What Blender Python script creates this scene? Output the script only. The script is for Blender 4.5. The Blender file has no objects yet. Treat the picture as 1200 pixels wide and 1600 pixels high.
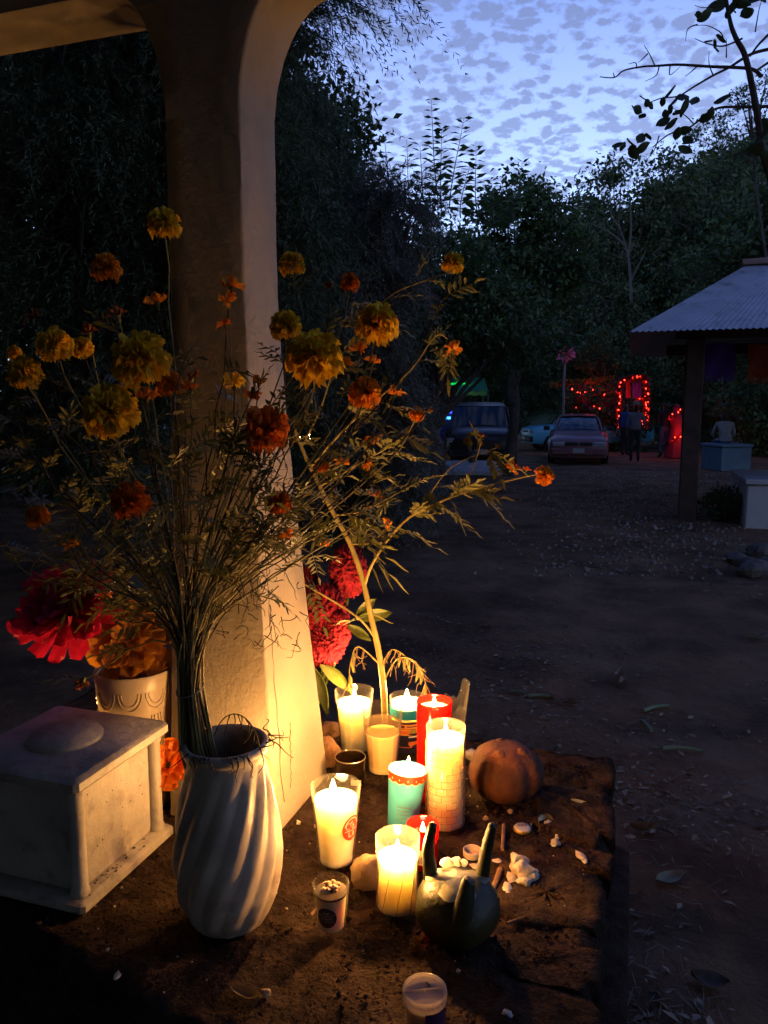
import bpy, bmesh, math, random
import numpy as np
from mathutils import Vector, Matrix, Euler, Quaternion
from math import sin, cos, pi, radians, sqrt

# ------------------------------------------------------------------ camera, sky, sun, exposure
scene = bpy.context.scene
CAM_Z = 0.70                      # eye height above the grave plinth (z = 0); the yard lies at GZ
GZ = -0.85
PITCH = radians(7.6)
FPX = 1200.0                      # focal length in pixels of the 1200 x 1600 photograph
cam_d = bpy.data.cameras.new('camera'); cam = bpy.data.objects.new('camera', cam_d)
scene.collection.objects.link(cam); scene.camera = cam
cam.location = (0, 0, CAM_Z); cam.rotation_euler = (pi/2 - PITCH, 0, 0)
cam_d.sensor_fit = 'VERTICAL'; cam_d.sensor_height = 36.0; cam_d.lens = 36.0*FPX/1600.0
cam_d.clip_start = 0.02; cam_d.clip_end = 2000

scene.render.engine = 'CYCLES'
cy = scene.cycles
cy.use_denoising = True
try: cy.denoiser = 'OPENIMAGEDENOISE'
except Exception: pass
cy.max_bounces = 6; cy.diffuse_bounces = 2; cy.glossy_bounces = 2; cy.transmission_bounces = 6
cy.transparent_max_bounces = 32; cy.volume_bounces = 0
cy.caustics_reflective = False; cy.caustics_refractive = False
cy.sample_clamp_indirect = 2.0; cy.sample_clamp_direct = 0
cy.use_light_tree = True; cy.use_adaptive_sampling = True; cy.adaptive_threshold = 0.03
vs = scene.view_settings
vs.view_transform = 'Standard'; vs.look = 'None'; vs.gamma = 1.0; vs.use_curve_mapping = False
vs.exposure = 0.5

SUN_AZ = radians(13)              # where the afterglow is, right of straight ahead
SUN_EL = radians(3.0)
world = bpy.data.worlds.new('World'); scene.world = world; world.use_nodes = True
def build_world():
    nt = world.node_tree; N = nt.nodes; L = nt.links; N.clear()
    out = N.new('ShaderNodeOutputWorld'); bg = N.new('ShaderNodeBackground')
    sky = N.new('ShaderNodeTexSky'); sky.sky_type = 'NISHITA'; sky.sun_disc = False
    sky.sun_elevation = SUN_EL; sky.sun_rotation = SUN_AZ
    sky.altitude = 300; sky.air_density = 1.0; sky.dust_density = 0.4; sky.ozone_density = 4.0
    tc = N.new('ShaderNodeTexCoord'); sep = N.new('ShaderNodeSeparateXYZ')
    L.new(tc.outputs['Generated'], sep.inputs[0])
    def m(op, a, b=None, clamp=False):
        n = N.new('ShaderNodeMath'); n.operation = op; n.use_clamp = clamp
        for i, v in enumerate((a, b)):
            if v is None: continue
            if isinstance(v, (int, float)): n.inputs[i].default_value = v
            else: L.new(v, n.inputs[i])
        return n.outputs[0]
    def mix(fac, a, b, mode='MIX'):
        n = N.new('ShaderNodeMix'); n.data_type = 'RGBA'; n.blend_type = mode
        for i, v in ((0, fac), (6, a), (7, b)):
            if isinstance(v, (int, float)): n.inputs[i].default_value = v
            elif isinstance(v, tuple): n.inputs[i].default_value = (*v, 1)
            else: L.new(v, n.inputs[i])
        return n.outputs[2]
    zc = m('ADD', m('MAXIMUM', sep.outputs['Z'], 0.0), 0.30)
    comb = N.new('ShaderNodeCombineXYZ')
    L.new(m('DIVIDE', sep.outputs['X'], zc), comb.inputs[0]); L.new(m('DIVIDE', sep.outputs['Y'], zc), comb.inputs[1])
    def noise(scale, detail, rough=0.5, dist=0.0, off=(0, 0, 0), vec=None):
        mp = N.new('ShaderNodeMapping'); mp.inputs['Location'].default_value = off
        L.new(vec or comb.outputs[0], mp.inputs[0])
        n = N.new('ShaderNodeTexNoise'); n.inputs['Scale'].default_value = scale; n.inputs['Detail'].default_value = detail
        n.inputs['Roughness'].default_value = rough; n.inputs['Distortion'].default_value = dist
        L.new(mp.outputs[0], n.inputs['Vector']); return n
    warp = noise(26.0, 3, 0.6)
    va = N.new('ShaderNodeVectorMath'); va.operation = 'MULTIPLY_ADD'
    L.new(warp.outputs['Color'], va.inputs[0]); va.inputs[1].default_value = (0.045, 0.045, 0); L.new(comb.outputs[0], va.inputs[2])
    vo = N.new('ShaderNodeTexVoronoi'); vo.feature = 'SMOOTH_F1'; vo.inputs['Scale'].default_value = 35.0
    vo.inputs['Smoothness'].default_value = 0.35; vo.inputs['Randomness'].default_value = 1.0
    mp2 = N.new('ShaderNodeMapping'); mp2.inputs['Scale'].default_value = (1.0, 1.25, 1); L.new(va.outputs[0], mp2.inputs[0]); L.new(mp2.outputs[0], vo.inputs['Vector'])
    fine = noise(75.0, 5, 0.62, 0.5); big = noise(2.4, 2, 0.5, 0.0, (3.1, 1.7, 0))
    val = m('ADD', m('ADD', m('MULTIPLY', vo.outputs['Distance'], -1.0), m('MULTIPLY', fine.outputs[0], 0.75)), m('MULTIPLY', big.outputs[0], 0.42))
    cr = N.new('ShaderNodeValToRGB'); L.new(m('ADD', val, 0.10), cr.inputs[0])
    e = cr.color_ramp.elements; e[0].position = 0.0; e[0].color = (0, 0, 0, 1); e[1].position = 0.34; e[1].color = (1, 1, 1, 1)
    cr.color_ramp.interpolation = 'EASE'
    mask = cr.outputs[0]
    tint = mix(1.0, sky.outputs[0], SKY_TINT, 'MULTIPLY')
    hi = mix(1.0, tint, THIN_CLOUD, 'ADD')           # thin bright veil between the puffs
    low = N.new('ShaderNodeMapRange'); L.new(sep.outputs['Z'], low.inputs[0])
    low.inputs[1].default_value = 0.10; low.inputs[2].default_value = 0.60; low.inputs[3].default_value = 1.0; low.inputs[4].default_value = 0.0
    veil = mix(low.outputs[0], tint, hi)
    puff = mix(0.70, veil, CLOUD_DARK)
    col = mix(m('MULTIPLY', mask, 0.9), veil, puff)
    L.new(col, bg.inputs[0]); bg.inputs[1].default_value = SKY_STRENGTH
    L.new(bg.outputs[0], out.inputs[0])
SKY_STRENGTH = 0.15
SKY_TINT = (0.34, 0.92, 1.9)
THIN_CLOUD = (4.0, 4.1, 4.2)
CLOUD_DARK = (0.90, 1.10, 1.90)
build_world()
sun_d = bpy.data.lights.new('sun', 'SUN'); sun = bpy.data.objects.new('sun', sun_d); scene.collection.objects.link(sun)
sun_d.energy = 0.02; sun_d.angle = radians(12); sun_d.color = (1.0, 0.8, 0.7)
sun.rotation_euler = Vector((-sin(SUN_AZ)*cos(SUN_EL), -cos(SUN_AZ)*cos(SUN_EL), -sin(SUN_EL))).to_track_quat('-Z', 'Y').to_euler()

# ------------------------------------------------------------------ helpers
def ray(px, py):
    x = (px-600)/FPX; y = -(py-800)/FPX
    return Vector((x, cos(PITCH)+y*sin(PITCH), -sin(PITCH)+y*cos(PITCH)))
def on(px, py, z=0.0):            # the point on the level z seen at this place of the photograph
    d = ray(px, py); k = (z-CAM_Z)/d.z
    return Vector((d.x*k, d.y*k, z))
def at(px, py, Y):                # the point at distance Y seen there
    d = ray(px, py); k = Y/d.y
    return Vector((d.x*k, Y, CAM_Z+d.z*k))
YAW = radians(-18)                # the plinth, its cross and the niche share one heading
def uv(u, v, z=0.0):
    return Vector((u*cos(YAW)-v*sin(YAW), u*sin(YAW)+v*cos(YAW), z))

col = scene.collection
def tag(o, label=None, cat=None, group=None, kind=None):
    if label: o['label'] = label
    if cat: o['category'] = cat
    if group: o['group'] = group
    if kind: o['kind'] = kind
    return o
def thing(name, label, cat, loc=(0, 0, 0), rz=0, group=None, rot=None):
    o = bpy.data.objects.new(name, None); col.objects.link(o)
    o.location = loc; o.rotation_euler = rot if rot is not None else (0, 0, rz)
    o.empty_display_size = 0.05
    return tag(o, label, cat, group)
def link(name, me, mat=None, parent=None, loc=None, rot=None, scale=None):
    o = bpy.data.objects.new(name, me); col.objects.link(o)
    if mat is not None and not me.materials: me.materials.append(mat)
    if parent is not None: o.parent = parent
    if loc is not None: o.location = loc
    if rot is not None: o.rotation_euler = rot
    if scale is not None: o.scale = (scale,)*3 if isinstance(scale, (int, float)) else scale
    return o
def copy_tree(o, parent=None):
    c = o.copy(); col.objects.link(c)
    if parent is not None: c.parent = parent
    for ch in list(o.children): copy_tree(ch, c)
    return c

class MB:
    def __init__(s): s.v = []; s.f = []; s.mi = []; s.cur = 0
    def add(s, vs, fs):
        b = len(s.v); s.v += [tuple(p) for p in vs]
        for f in fs: s.f.append(tuple(b+i for i in f)); s.mi.append(s.cur)
        return s
    def box(s, c, h, rz=0, ch=0.0):
        cx, cy_, cz = c; hx, hy, hz = h; ca, sa = cos(rz), sin(rz)
        def T(x, y, z): return (cx+x*ca-y*sa, cy_+x*sa+y*ca, cz+z)
        if ch <= 0:
            V = [T(x*hx, y*hy, z*hz) for z in (-1, 1) for x, y in ((-1, -1), (1, -1), (1, 1), (-1, 1))]
            return s.add(V, [(3, 2, 1, 0), (4, 5, 6, 7), (0, 1, 5, 4), (1, 2, 6, 5), (2, 3, 7, 6), (3, 0, 4, 7)])
        rings = []
        for z, i in ((-hz, ch), (-hz+ch, 0), (hz-ch, 0), (hz, ch)):
            a, b = hx-i, hy-i; k = ch
            rings.append([T(x, y, z) for x, y in ((-a+k, -b), (a-k, -b), (a, -b+k), (a, b-k), (a-k, b), (-a+k, b), (-a, b-k), (-a, -b+k))])
        return s.loft(rings, True, True)
    def loft(s, rings, cap0=False, cap1=False, closed=True):
        n = len(rings[0]); V = [p for r in rings for p in r]; F = []
        for i in range(len(rings)-1):
            for j in range(n if closed else n-1):
                k = (j+1) % n
                F.append((i*n+j, i*n+k, (i+1)*n+k, (i+1)*n+j))
        if cap0: F.append(tuple(range(n-1, -1, -1)))
        if cap1: F.append(tuple((len(rings)-1)*n+j for j in range(n)))
        return s.add(V, F)
    def lathe(s, prof, n=32, fn=None, cap0=False, cap1=False, c=(0, 0, 0)):
        rings = []
        for r, z in prof:
            ring = []
            for j in range(n):
                a = 2*pi*j/n; rr = fn(r, z, a) if fn else r
                ring.append((c[0]+rr*cos(a), c[1]+rr*sin(a), c[2]+z))
            rings.append(ring)
        return s.loft(rings, cap0, cap1)
    def tube(s, path, rad, n=6, cap=True):
        P = [Vector(p) for p in path]
        if isinstance(rad, (int, float)): rad = [rad]*len(P)
        rings = []; up = None
        for i, p in enumerate(P):
            t = (P[min(i+1, len(P)-1)]-P[max(i-1, 0)])
            if t.length < 1e-9: t = Vector((0, 0, 1))
            t.normalize()
            if up is None:
                up = Vector((0, 0, 1)) if abs(t.z) < .9 else Vector((1, 0, 0))
            x = up.cross(t)
            if x.length < 1e-6: x = Vector((1, 0, 0)).cross(t)
            x.normalize(); y = t.cross(x); up = y
            rings.append([p+(x*cos(2*pi*j/n)+y*sin(2*pi*j/n))*rad[i] for j in range(n)])
        return s.loft(rings, cap, cap)
    def blob(s, c, r, seed=0, amp=.15, nu=14, nv=9, flat=None):
        rg = random.Random(seed); ph = [(rg.uniform(0, 6.28), rg.uniform(0, 6.28), rg.randint(1, 4), rg.randint(1, 4)) for _ in range(6)]
        rings = []
        for i in range(nv+1):
            t = pi*i/nv; ring = []
            for j in range(nu):
                a = 2*pi*j/nu
                k = 1+amp*sum(sin(p[2]*a+p[0])*sin(p[3]*t+p[1]) for p in ph)/2.4*sin(t)
                z = -cos(t)*r[2]*k
                if flat is not None: z = max(z, flat)
                ring.append((c[0]+r[0]*k*sin(t)*cos(a), c[1]+r[1]*k*sin(t)*sin(a), c[2]+z))
            rings.append(ring)
        return s.loft(rings)
    def mesh(s, name, mats=None, smooth=True, angle=40):
        me = bpy.data.meshes.new(name); me.from_pydata(s.v, [], s.f)
        if mats:
            for m_ in (mats if isinstance(mats, (list, tuple)) else [mats]): me.materials.append(m_)
        if any(s.mi): me.polygons.foreach_set('material_index', s.mi)
        me.update()
        if smooth:
            me.polygons.foreach_set('use_smooth', [True]*len(me.polygons))
            if angle: me.set_sharp_from_angle(angle=radians(angle))
        return me
    def build(s, name, mat, parent=None, loc=None, rot=None, smooth=True, angle=40, **k):
        return link(name, s.mesh(name, mat, smooth, angle), None, parent, loc, rot, **k)

def bez(p0, p1, p2, p3, n=10):
    p0, p1, p2, p3 = map(Vector, (p0, p1, p2, p3)); r = []
    for i in range(n+1):
        t = i/n; r.append(p0*(1-t)**3+p1*3*t*(1-t)**2+p2*3*t*t*(1-t)+p3*t**3)
    return r
def taper(n, a, b, pw=1.0): return [a+(b-a)*(i/(n-1))**pw for i in range(n)]
def smooth_path(pts, k=4):
    P = [Vector(p) for p in pts]; r = []
    for i in range(len(P)-1):
        a = P[max(i-1, 0)]; b = P[i]; c = P[i+1]; d = P[min(i+2, len(P)-1)]
        for j in range(k):
            t = j/k
            r.append(0.5*((2*b)+(c-a)*t+(2*a-5*b+4*c-d)*t*t+(3*b-a-3*c+d)*t**3))
    r.append(P[-1]); return r

# ------------------------------------------------------------------ materials
MATS = {}
def setin(b, name, v):
    if name in b.inputs: b.inputs[name].default_value = v
def pmat(name, c1, c2=None, rough=.7, scale=8.0, detail=6, bump=0.0, bscale=None, metal=0.0, spec=.5, sss=0.0, sssr=(1, .6, .3), sscale=.02,
         emit=None, estr=0.0, island=False, translucent=0.0, lo=.35, hi=.65, coat=0.0, dist=0.0, bdist=.01, c3=None, s3=2.0, alpha=None, sheen=0.0):
    m = bpy.data.materials.new(name); m.use_nodes = True; MATS[name] = m
    nt = m.node_tree; N = nt.nodes; L = nt.links
    b = N['Principled BSDF']; out = N['Material Output']
    setin(b, 'Roughness', rough); setin(b, 'Metallic', metal); setin(b, 'Specular IOR Level', spec)
    tc = N.new('ShaderNodeTexCoord')
    c2 = c2 if c2 is not None else tuple(x*.8 for x in c1)
    cr = N.new('ShaderNodeValToRGB'); e = cr.color_ramp.elements
    e[0].position = lo; e[1].position = hi; e[0].color = (*c2, 1); e[1].color = (*c1, 1)
    if island:
        g = N.new('ShaderNodeNewGeometry'); L.new(g.outputs['Random Per Island'], cr.inputs[0])
        e[0].position = 0.0; e[1].position = 1.0
    else:
        no = N.new('ShaderNodeTexNoise'); no.inputs['Scale'].default_value = scale; no.inputs['Detail'].default_value = detail
        no.inputs['Roughness'].default_value = .6; no.inputs['Distortion'].default_value = dist
        L.new(tc.outputs['Object'], no.inputs['Vector']); L.new(no.outputs[0], cr.inputs[0])
    colout = cr.outputs[0]
    if c3 is not None:           # stains of a shape of their own
        n3 = N.new('ShaderNodeTexNoise'); n3.inputs['Scale'].default_value = s3; n3.inputs['Detail'].default_value = 8; n3.inputs['Roughness'].default_value = .7
        L.new(tc.outputs['Object'], n3.inputs['Vector'])
        r3 = N.new('ShaderNodeValToRGB'); L.new(n3.outputs[0], r3.inputs[0])
        r3.color_ramp.elements[0].position = .52; r3.color_ramp.elements[1].position = .72
        mx = N.new('ShaderNodeMix'); mx.data_type = 'RGBA'; L.new(r3.outputs[0], mx.inputs[0]); L.new(colout, mx.inputs[6]); mx.inputs[7].default_value = (*c3, 1)
        colout = mx.outputs[2]
    L.new(colout, b.inputs['Base Color'])
    if bump:
        nb = N.new('ShaderNodeTexNoise'); nb.inputs['Scale'].default_value = bscale or scale*3; nb.inputs['Detail'].default_value = 8; nb.inputs['Roughness'].default_value = .65
        L.new(tc.outputs['Object'], nb.inputs['Vector'])
        bp = N.new('ShaderNodeBump'); bp.inputs['Strength'].default_value = bump; bp.inputs['Distance'].default_value = bdist
        L.new(nb.outputs[0], bp.inputs['Height']); L.new(bp.outputs[0], b.inputs['Normal'])
    if sss:
        setin(b, 'Subsurface Weight', sss); setin(b, 'Subsurface Radius', sssr); setin(b, 'Subsurface Scale', sscale)
    if emit is not None:
        setin(b, 'Emission Color', (*emit, 1)); setin(b, 'Emission Strength', estr)
    if coat: setin(b, 'Coat Weight', coat); setin(b, 'Coat Roughness', .08)
    if translucent:
        tr = N.new('ShaderNodeBsdfTranslucent'); L.new(colout, tr.inputs[0])
        mx = N.new('ShaderNodeMixShader'); mx.inputs[0].default_value = translucent
        L.new(b.outputs[0], mx.inputs[1]); L.new(tr.outputs[0], mx.inputs[2]); L.new(mx.outputs[0], out.inputs[0])
    return m
def glassmat(name, tint=(.97, .97, .95), edge=(.62, .6, .52), rough=.03, diffuse=0.0, dcol=(.9, .88, .82), gloss=1.0, edgeglow=0.0):
    """Thin clear wall: lets light straight through, mirrors at grazing angles."""
    m = bpy.data.materials.new(name); m.use_nodes = True; MATS[name] = m
    nt = m.node_tree; N = nt.nodes; L = nt.links; N.clear()
    out = N.new('ShaderNodeOutputMaterial'); lw = N.new('ShaderNodeLayerWeight'); lw.inputs[0].default_value = .22
    cr = N.new('ShaderNodeValToRGB'); L.new(lw.outputs['Facing'], cr.inputs[0])
    e = cr.color_ramp.elements; e[0].position = .35; e[0].color = (*tint, 1); e[1].position = .98; e[1].color = (*edge, 1)
    tr = N.new('ShaderNodeBsdfTransparent'); L.new(cr.outputs[0], tr.inputs[0])
    gl = N.new('ShaderNodeBsdfGlossy'); gl.inputs['Roughness'].default_value = rough; gl.inputs[0].default_value = (gloss, gloss, gloss, 1)
    lf = N.new('ShaderNodeLayerWeight'); lf.inputs[0].default_value = .5
    pw = N.new('ShaderNodeMath'); pw.operation = 'POWER'; L.new(lf.outputs['Facing'], pw.inputs[0]); pw.inputs[1].default_value = 5.0
    ma = N.new('ShaderNodeMath'); ma.operation = 'MULTIPLY_ADD'; L.new(pw.outputs[0], ma.inputs[0]); ma.inputs[1].default_value = .75; ma.inputs[2].default_value = .035
    mx = N.new('ShaderNodeMixShader'); L.new(ma.outputs[0], mx.inputs[0]); L.new(tr.outputs[0], mx.inputs[1]); L.new(gl.outputs[0], mx.inputs[2])
    last = mx
    if diffuse:
        df = N.new('ShaderNodeBsdfDiffuse'); df.inputs[0].default_value = (*dcol, 1); tl = N.new('ShaderNodeBsdfTranslucent'); tl.inputs[0].default_value = (*dcol, 1)
        ad = N.new('ShaderNodeMixShader'); ad.inputs[0].default_value = .6; L.new(df.outputs[0], ad.inputs[1]); L.new(tl.outputs[0], ad.inputs[2])
        m2 = N.new('ShaderNodeMixShader'); m2.inputs[0].default_value = diffuse; L.new(mx.outputs[0], m2.inputs[1]); L.new(ad.outputs[0], m2.inputs[2]); last = m2
    if edgeglow:                 # light put into the edge colour, imitating flames refracted along the glass rim
        tl2 = N.new('ShaderNodeBsdfTranslucent'); tl2.inputs[0].default_value = (.9, .85, .75, 1); d2 = N.new('ShaderNodeBsdfDiffuse'); d2.inputs[0].default_value = (.9, .85, .75, 1)
        a2 = N.new('ShaderNodeMixShader'); a2.inputs[0].default_value = .5; L.new(tl2.outputs[0], a2.inputs[1]); L.new(d2.outputs[0], a2.inputs[2])
        p2 = N.new('ShaderNodeMath'); p2.operation = 'POWER'; L.new(lf.outputs['Facing'], p2.inputs[0]); p2.inputs[1].default_value = 6.0
        s2 = N.new('ShaderNodeMath'); s2.operation = 'MULTIPLY_ADD'; L.new(p2.outputs[0], s2.inputs[0]); s2.inputs[1].default_value = edgeglow; s2.inputs[2].default_value = edgeglow*.02
        m3 = N.new('ShaderNodeMixShader'); L.new(s2.outputs[0], m3.inputs[0]); L.new(last.outputs[0], m3.inputs[1]); L.new(a2.outputs[0], m3.inputs[2]); last = m3
    L.new(last.outputs[0], out.inputs[0]); return m
def flamemat(name, colr, strength):
    m = bpy.data.materials.new(name); m.use_nodes = True; MATS[name] = m
    nt = m.node_tree; N = nt.nodes; L = nt.links; N.clear()
    out = N.new('ShaderNodeOutputMaterial'); em = N.new('ShaderNodeEmission'); em.inputs[0].default_value = (*colr, 1); em.inputs[1].default_value = strength
    tr = N.new('ShaderNodeBsdfTransparent'); ad = N.new('ShaderNodeAddShader')
    m.cycles.emission_sampling = 'NONE'; L.new(em.outputs[0], ad.inputs[0]); L.new(tr.outputs[0], ad.inputs[1]); L.new(ad.outputs[0], out.inputs[0]); return m
def emitmat(name, colr, strength, base=(.02, .02, .02)):
    return pmat(name, base, emit=colr, estr=strength, rough=.5)
from mathutils import noise as mn
def fbm(x, y, z=0.0, o=4):
    s = 0; a = 1; f_ = 1
    for _ in range(o):
        s += a*mn.noise(Vector((x*f_, y*f_, z+f_))); a *= .5; f_ *= 2.1
    return s
# ------------------------------------------------------------------ ground of the yard
def gz(x, y):
    d = sqrt(x*x+y*y)
    return GZ+0.035*fbm(x*.5, y*.5, 3.1, 3)+0.020*fbm(x*3.1, y*3.1, 7.7, 3)*(1 if d < 12 else .3)
M_DIRT = pmat('packed dirt', (.27, .150, .082), (.085, .048, .028), rough=.95, scale=1.6, detail=10, bump=.9, bscale=14, bdist=.03, spec=.2, c3=(.26, .175, .115), s3=.9)
def ground():
    def axis(lo, hi, fine_lo, fine_hi, step):
        a = list(np.arange(fine_lo, fine_hi, step)); x = fine_hi; s = step
        while x < hi: a.append(x); s *= 1.25; x += s
        a.append(hi); x = fine_lo; s = step
        b = []
        while True:
            s *= 1.25; x -= s
            if x < lo: break
            b.append(x)
        b.append(lo); return b[::-1]+a
    xs = axis(-400, 400, -3.0, 7.0, .09); ys = axis(-400, 600, -0.6, 13.0, .09)
    nx, ny = len(xs), len(ys); V = []
    for y in ys:
        for x in xs:
            d = sqrt(x*x+y*y)
            V.append((x, y, gz(x, y) if d < 40 else GZ))
    F = [(j*nx+i, j*nx+i+1, (j+1)*nx+i+1, (j+1)*nx+i) for j in range(ny-1) for i in range(nx-1)]
    mb = MB(); mb.add(V, F); o = mb.build('ground', M_DIRT, angle=None); o['kind'] = 'structure'
ground()

# ------------------------------------------------------------------ grave plinth
M_SOIL = pmat('trodden soil', (.082, .052, .039), (.030, .019, .014), rough=.95, scale=26, detail=14, bump=1.0, bscale=110, bdist=.020, spec=.12, c3=(.095, .064, .05), s3=11)
M_STONE = pmat('soil-stained stone', (.20, .095, .055), (.09, .045, .028), rough=.95, scale=20, detail=12, bump=1.0, bscale=60, bdist=.012, spec=.15)
M_CONC = pmat('weathered concrete', (.17, .155, .145), (.07, .062, .055), rough=.9, scale=6, bump=.6, bscale=30, c3=(.05, .042, .035), s3=4)
FRONT = lambda u: .595+(-u)*.205
plinth = thing('grave_plinth', 'raised earthen-topped grave plinth carrying the cross and candles', 'grave', uv(-.6, 1.1, 0), YAW)
def build_plinth():
    U0, U1, B = -1.30, -.012, 1.58
    nu, nv = 150, 110; rg = random.Random(4)
    V = []
    for j in range(nv+1):
        for i in range(nu+1):
            s = i/nu; t = j/nv
            u = U0+(U1-U0)*s; v = FRONT(u)+(B-FRONT(u))*t
            edge = min(s*nu, (nu-i), t*nv, (nv-j))
            z = -.003+.004*fbm(u*9, v*9, 1, 3)+.0045*fbm(u*38, v*38, 5, 4)
            if edge < 1:
                z -= .03
            elif edge < 3: z -= .004*(3-edge)
            w = .012*fbm(u*14, v*14, 9, 2) if edge < 4 else 0
            V.append((u+.6+(w if i > nu-4 else -w if i < 4 else 0), v-1.1+(2.6*w-.012 if j > nv-4 else 0)+(w if j < 4 else 0), z))
    F = [(j*(nu+1)+i, j*(nu+1)+i+1, (j+1)*(nu+1)+i+1, (j+1)*(nu+1)+i) for j in range(nv) for i in range(nu)]
    mb = MB(); mb.add(V, F); mb.build('soil_top', M_SOIL, plinth, angle=None)
    # masonry body under the soil
    mb = MB(); i_ = .022
    rings = []
    for z, k in ((-.028, 0), (-.20, .004), (-.45, .0), (GZ-.05, .006)):
        ring = []
        for s in np.linspace(0, 1, 18, endpoint=False):
            u = U0+i_+(U1-U0-2*i_)*s; ring.append((u, FRONT(u)+i_))
        for s in np.linspace(0, 1, 14, endpoint=False):
            ring.append((U1-i_, FRONT(U1)+i_+(B-FRONT(U1)-2*i_)*s))
        for s in np.linspace(0, 1, 18, endpoint=False):
            ring.append((U1-i_-(U1-U0-2*i_)*s, B-i_))
        for s in np.linspace(0, 1, 14, endpoint=False):
            ring.append((U0+i_, B-i_-(B-FRONT(U0)-2*i_)*s))
        rings.append([(a+.6+.006*fbm(a*9, b*9, z*9), b-1.1+.006*fbm(a*9, b*9, z*9+3), z) for a, b in ring])
    mb.loft(rings[::-1], True, True); mb.build('masonry_body', M_SOIL, plinth, angle=50)
    mb = MB(); mb.box((.6-.012+.010, .2, -.66), (.035, .75, .19), 0, .012); mb.build('side_kerb', M_SOIL, plinth)
    # rough flat stones bedded along the right edge
    v = .66
    for k, ln in enumerate((.21, .10, .155, .07, .19, .13)):
        mb = MB(); rg2 = random.Random(40+k); n = 36; rings = []
        hw = .045+.055*rg2.random(); cu = -.008-hw+.007*rg2.uniform(-1, 1)
        for z, sc in ((-.045, .93), (-.02, 1.0), (-.004, .99), (.0028, .93), (.0032, .75), (.004, .5), (.003, .25), (.004, .02)):
            ring = []
            for j in range(n):
                a = 2*pi*j/n; c, s_ = cos(a), sin(a)
                q = .55
                x = math.copysign(abs(c)**q, c)*hw; y = math.copysign(abs(s_)**q, s_)*(ln/2-.004)
                w = 1+.22*fbm(c*1.9+k*3, s_*1.9, k, 4)
                ring.append((cu+.6+x*w*sc, v+ln/2-1.1+y*w*sc, z+.004*fbm(x*45+k, y*45, z)-.004*(k%2)))
            rings.append(ring)
        mb.loft(rings); mb.build('edge_stone', M_SOIL, plinth, angle=60)
        v += ln+.004
build_plinth()
def crumbs():
    rg = random.Random(11); mb = MB(); fl = MB()
    for k in range(7000):
        u = rg.uniform(-1.15, -.03); v = rg.uniform(FRONT(u)+.02, 1.5); p = uv(u, v); s = rg.uniform(.0008, .0030)*(2.0 if rg.random() < .06 else 1)
        q = Euler((rg.uniform(0, 6), rg.uniform(0, 6), rg.uniform(0, 6))).to_matrix()
        V = [p+Vector((0, 0, s*.5))+q@(Vector(c)*s*rg.uniform(.6, 1.2)) for c in ((1, 0, 0), (-1, 0, 0), (0, 1, 0), (0, -1, 0), (0, 0, .8), (0, 0, -.8))]
        (mb if rg.random() < .975 else fl).add(V, [(0, 2, 4), (2, 1, 4), (1, 3, 4), (3, 0, 4), (2, 0, 5), (1, 2, 5), (3, 1, 5), (0, 3, 5)])
    o = mb.build('soil_crumbs', M_SOIL, smooth=False); tag(o, 'fine brown soil crumbs scattered over the plinth top', 'soil', kind='stuff')
    o = fl.build('pale_grit', pmat('pale grit', (.5, .44, .36), rough=.8), smooth=False); tag(o, 'pale specks of grit and wax over the plinth soil', 'grit', kind='stuff')
crumbs()

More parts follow.
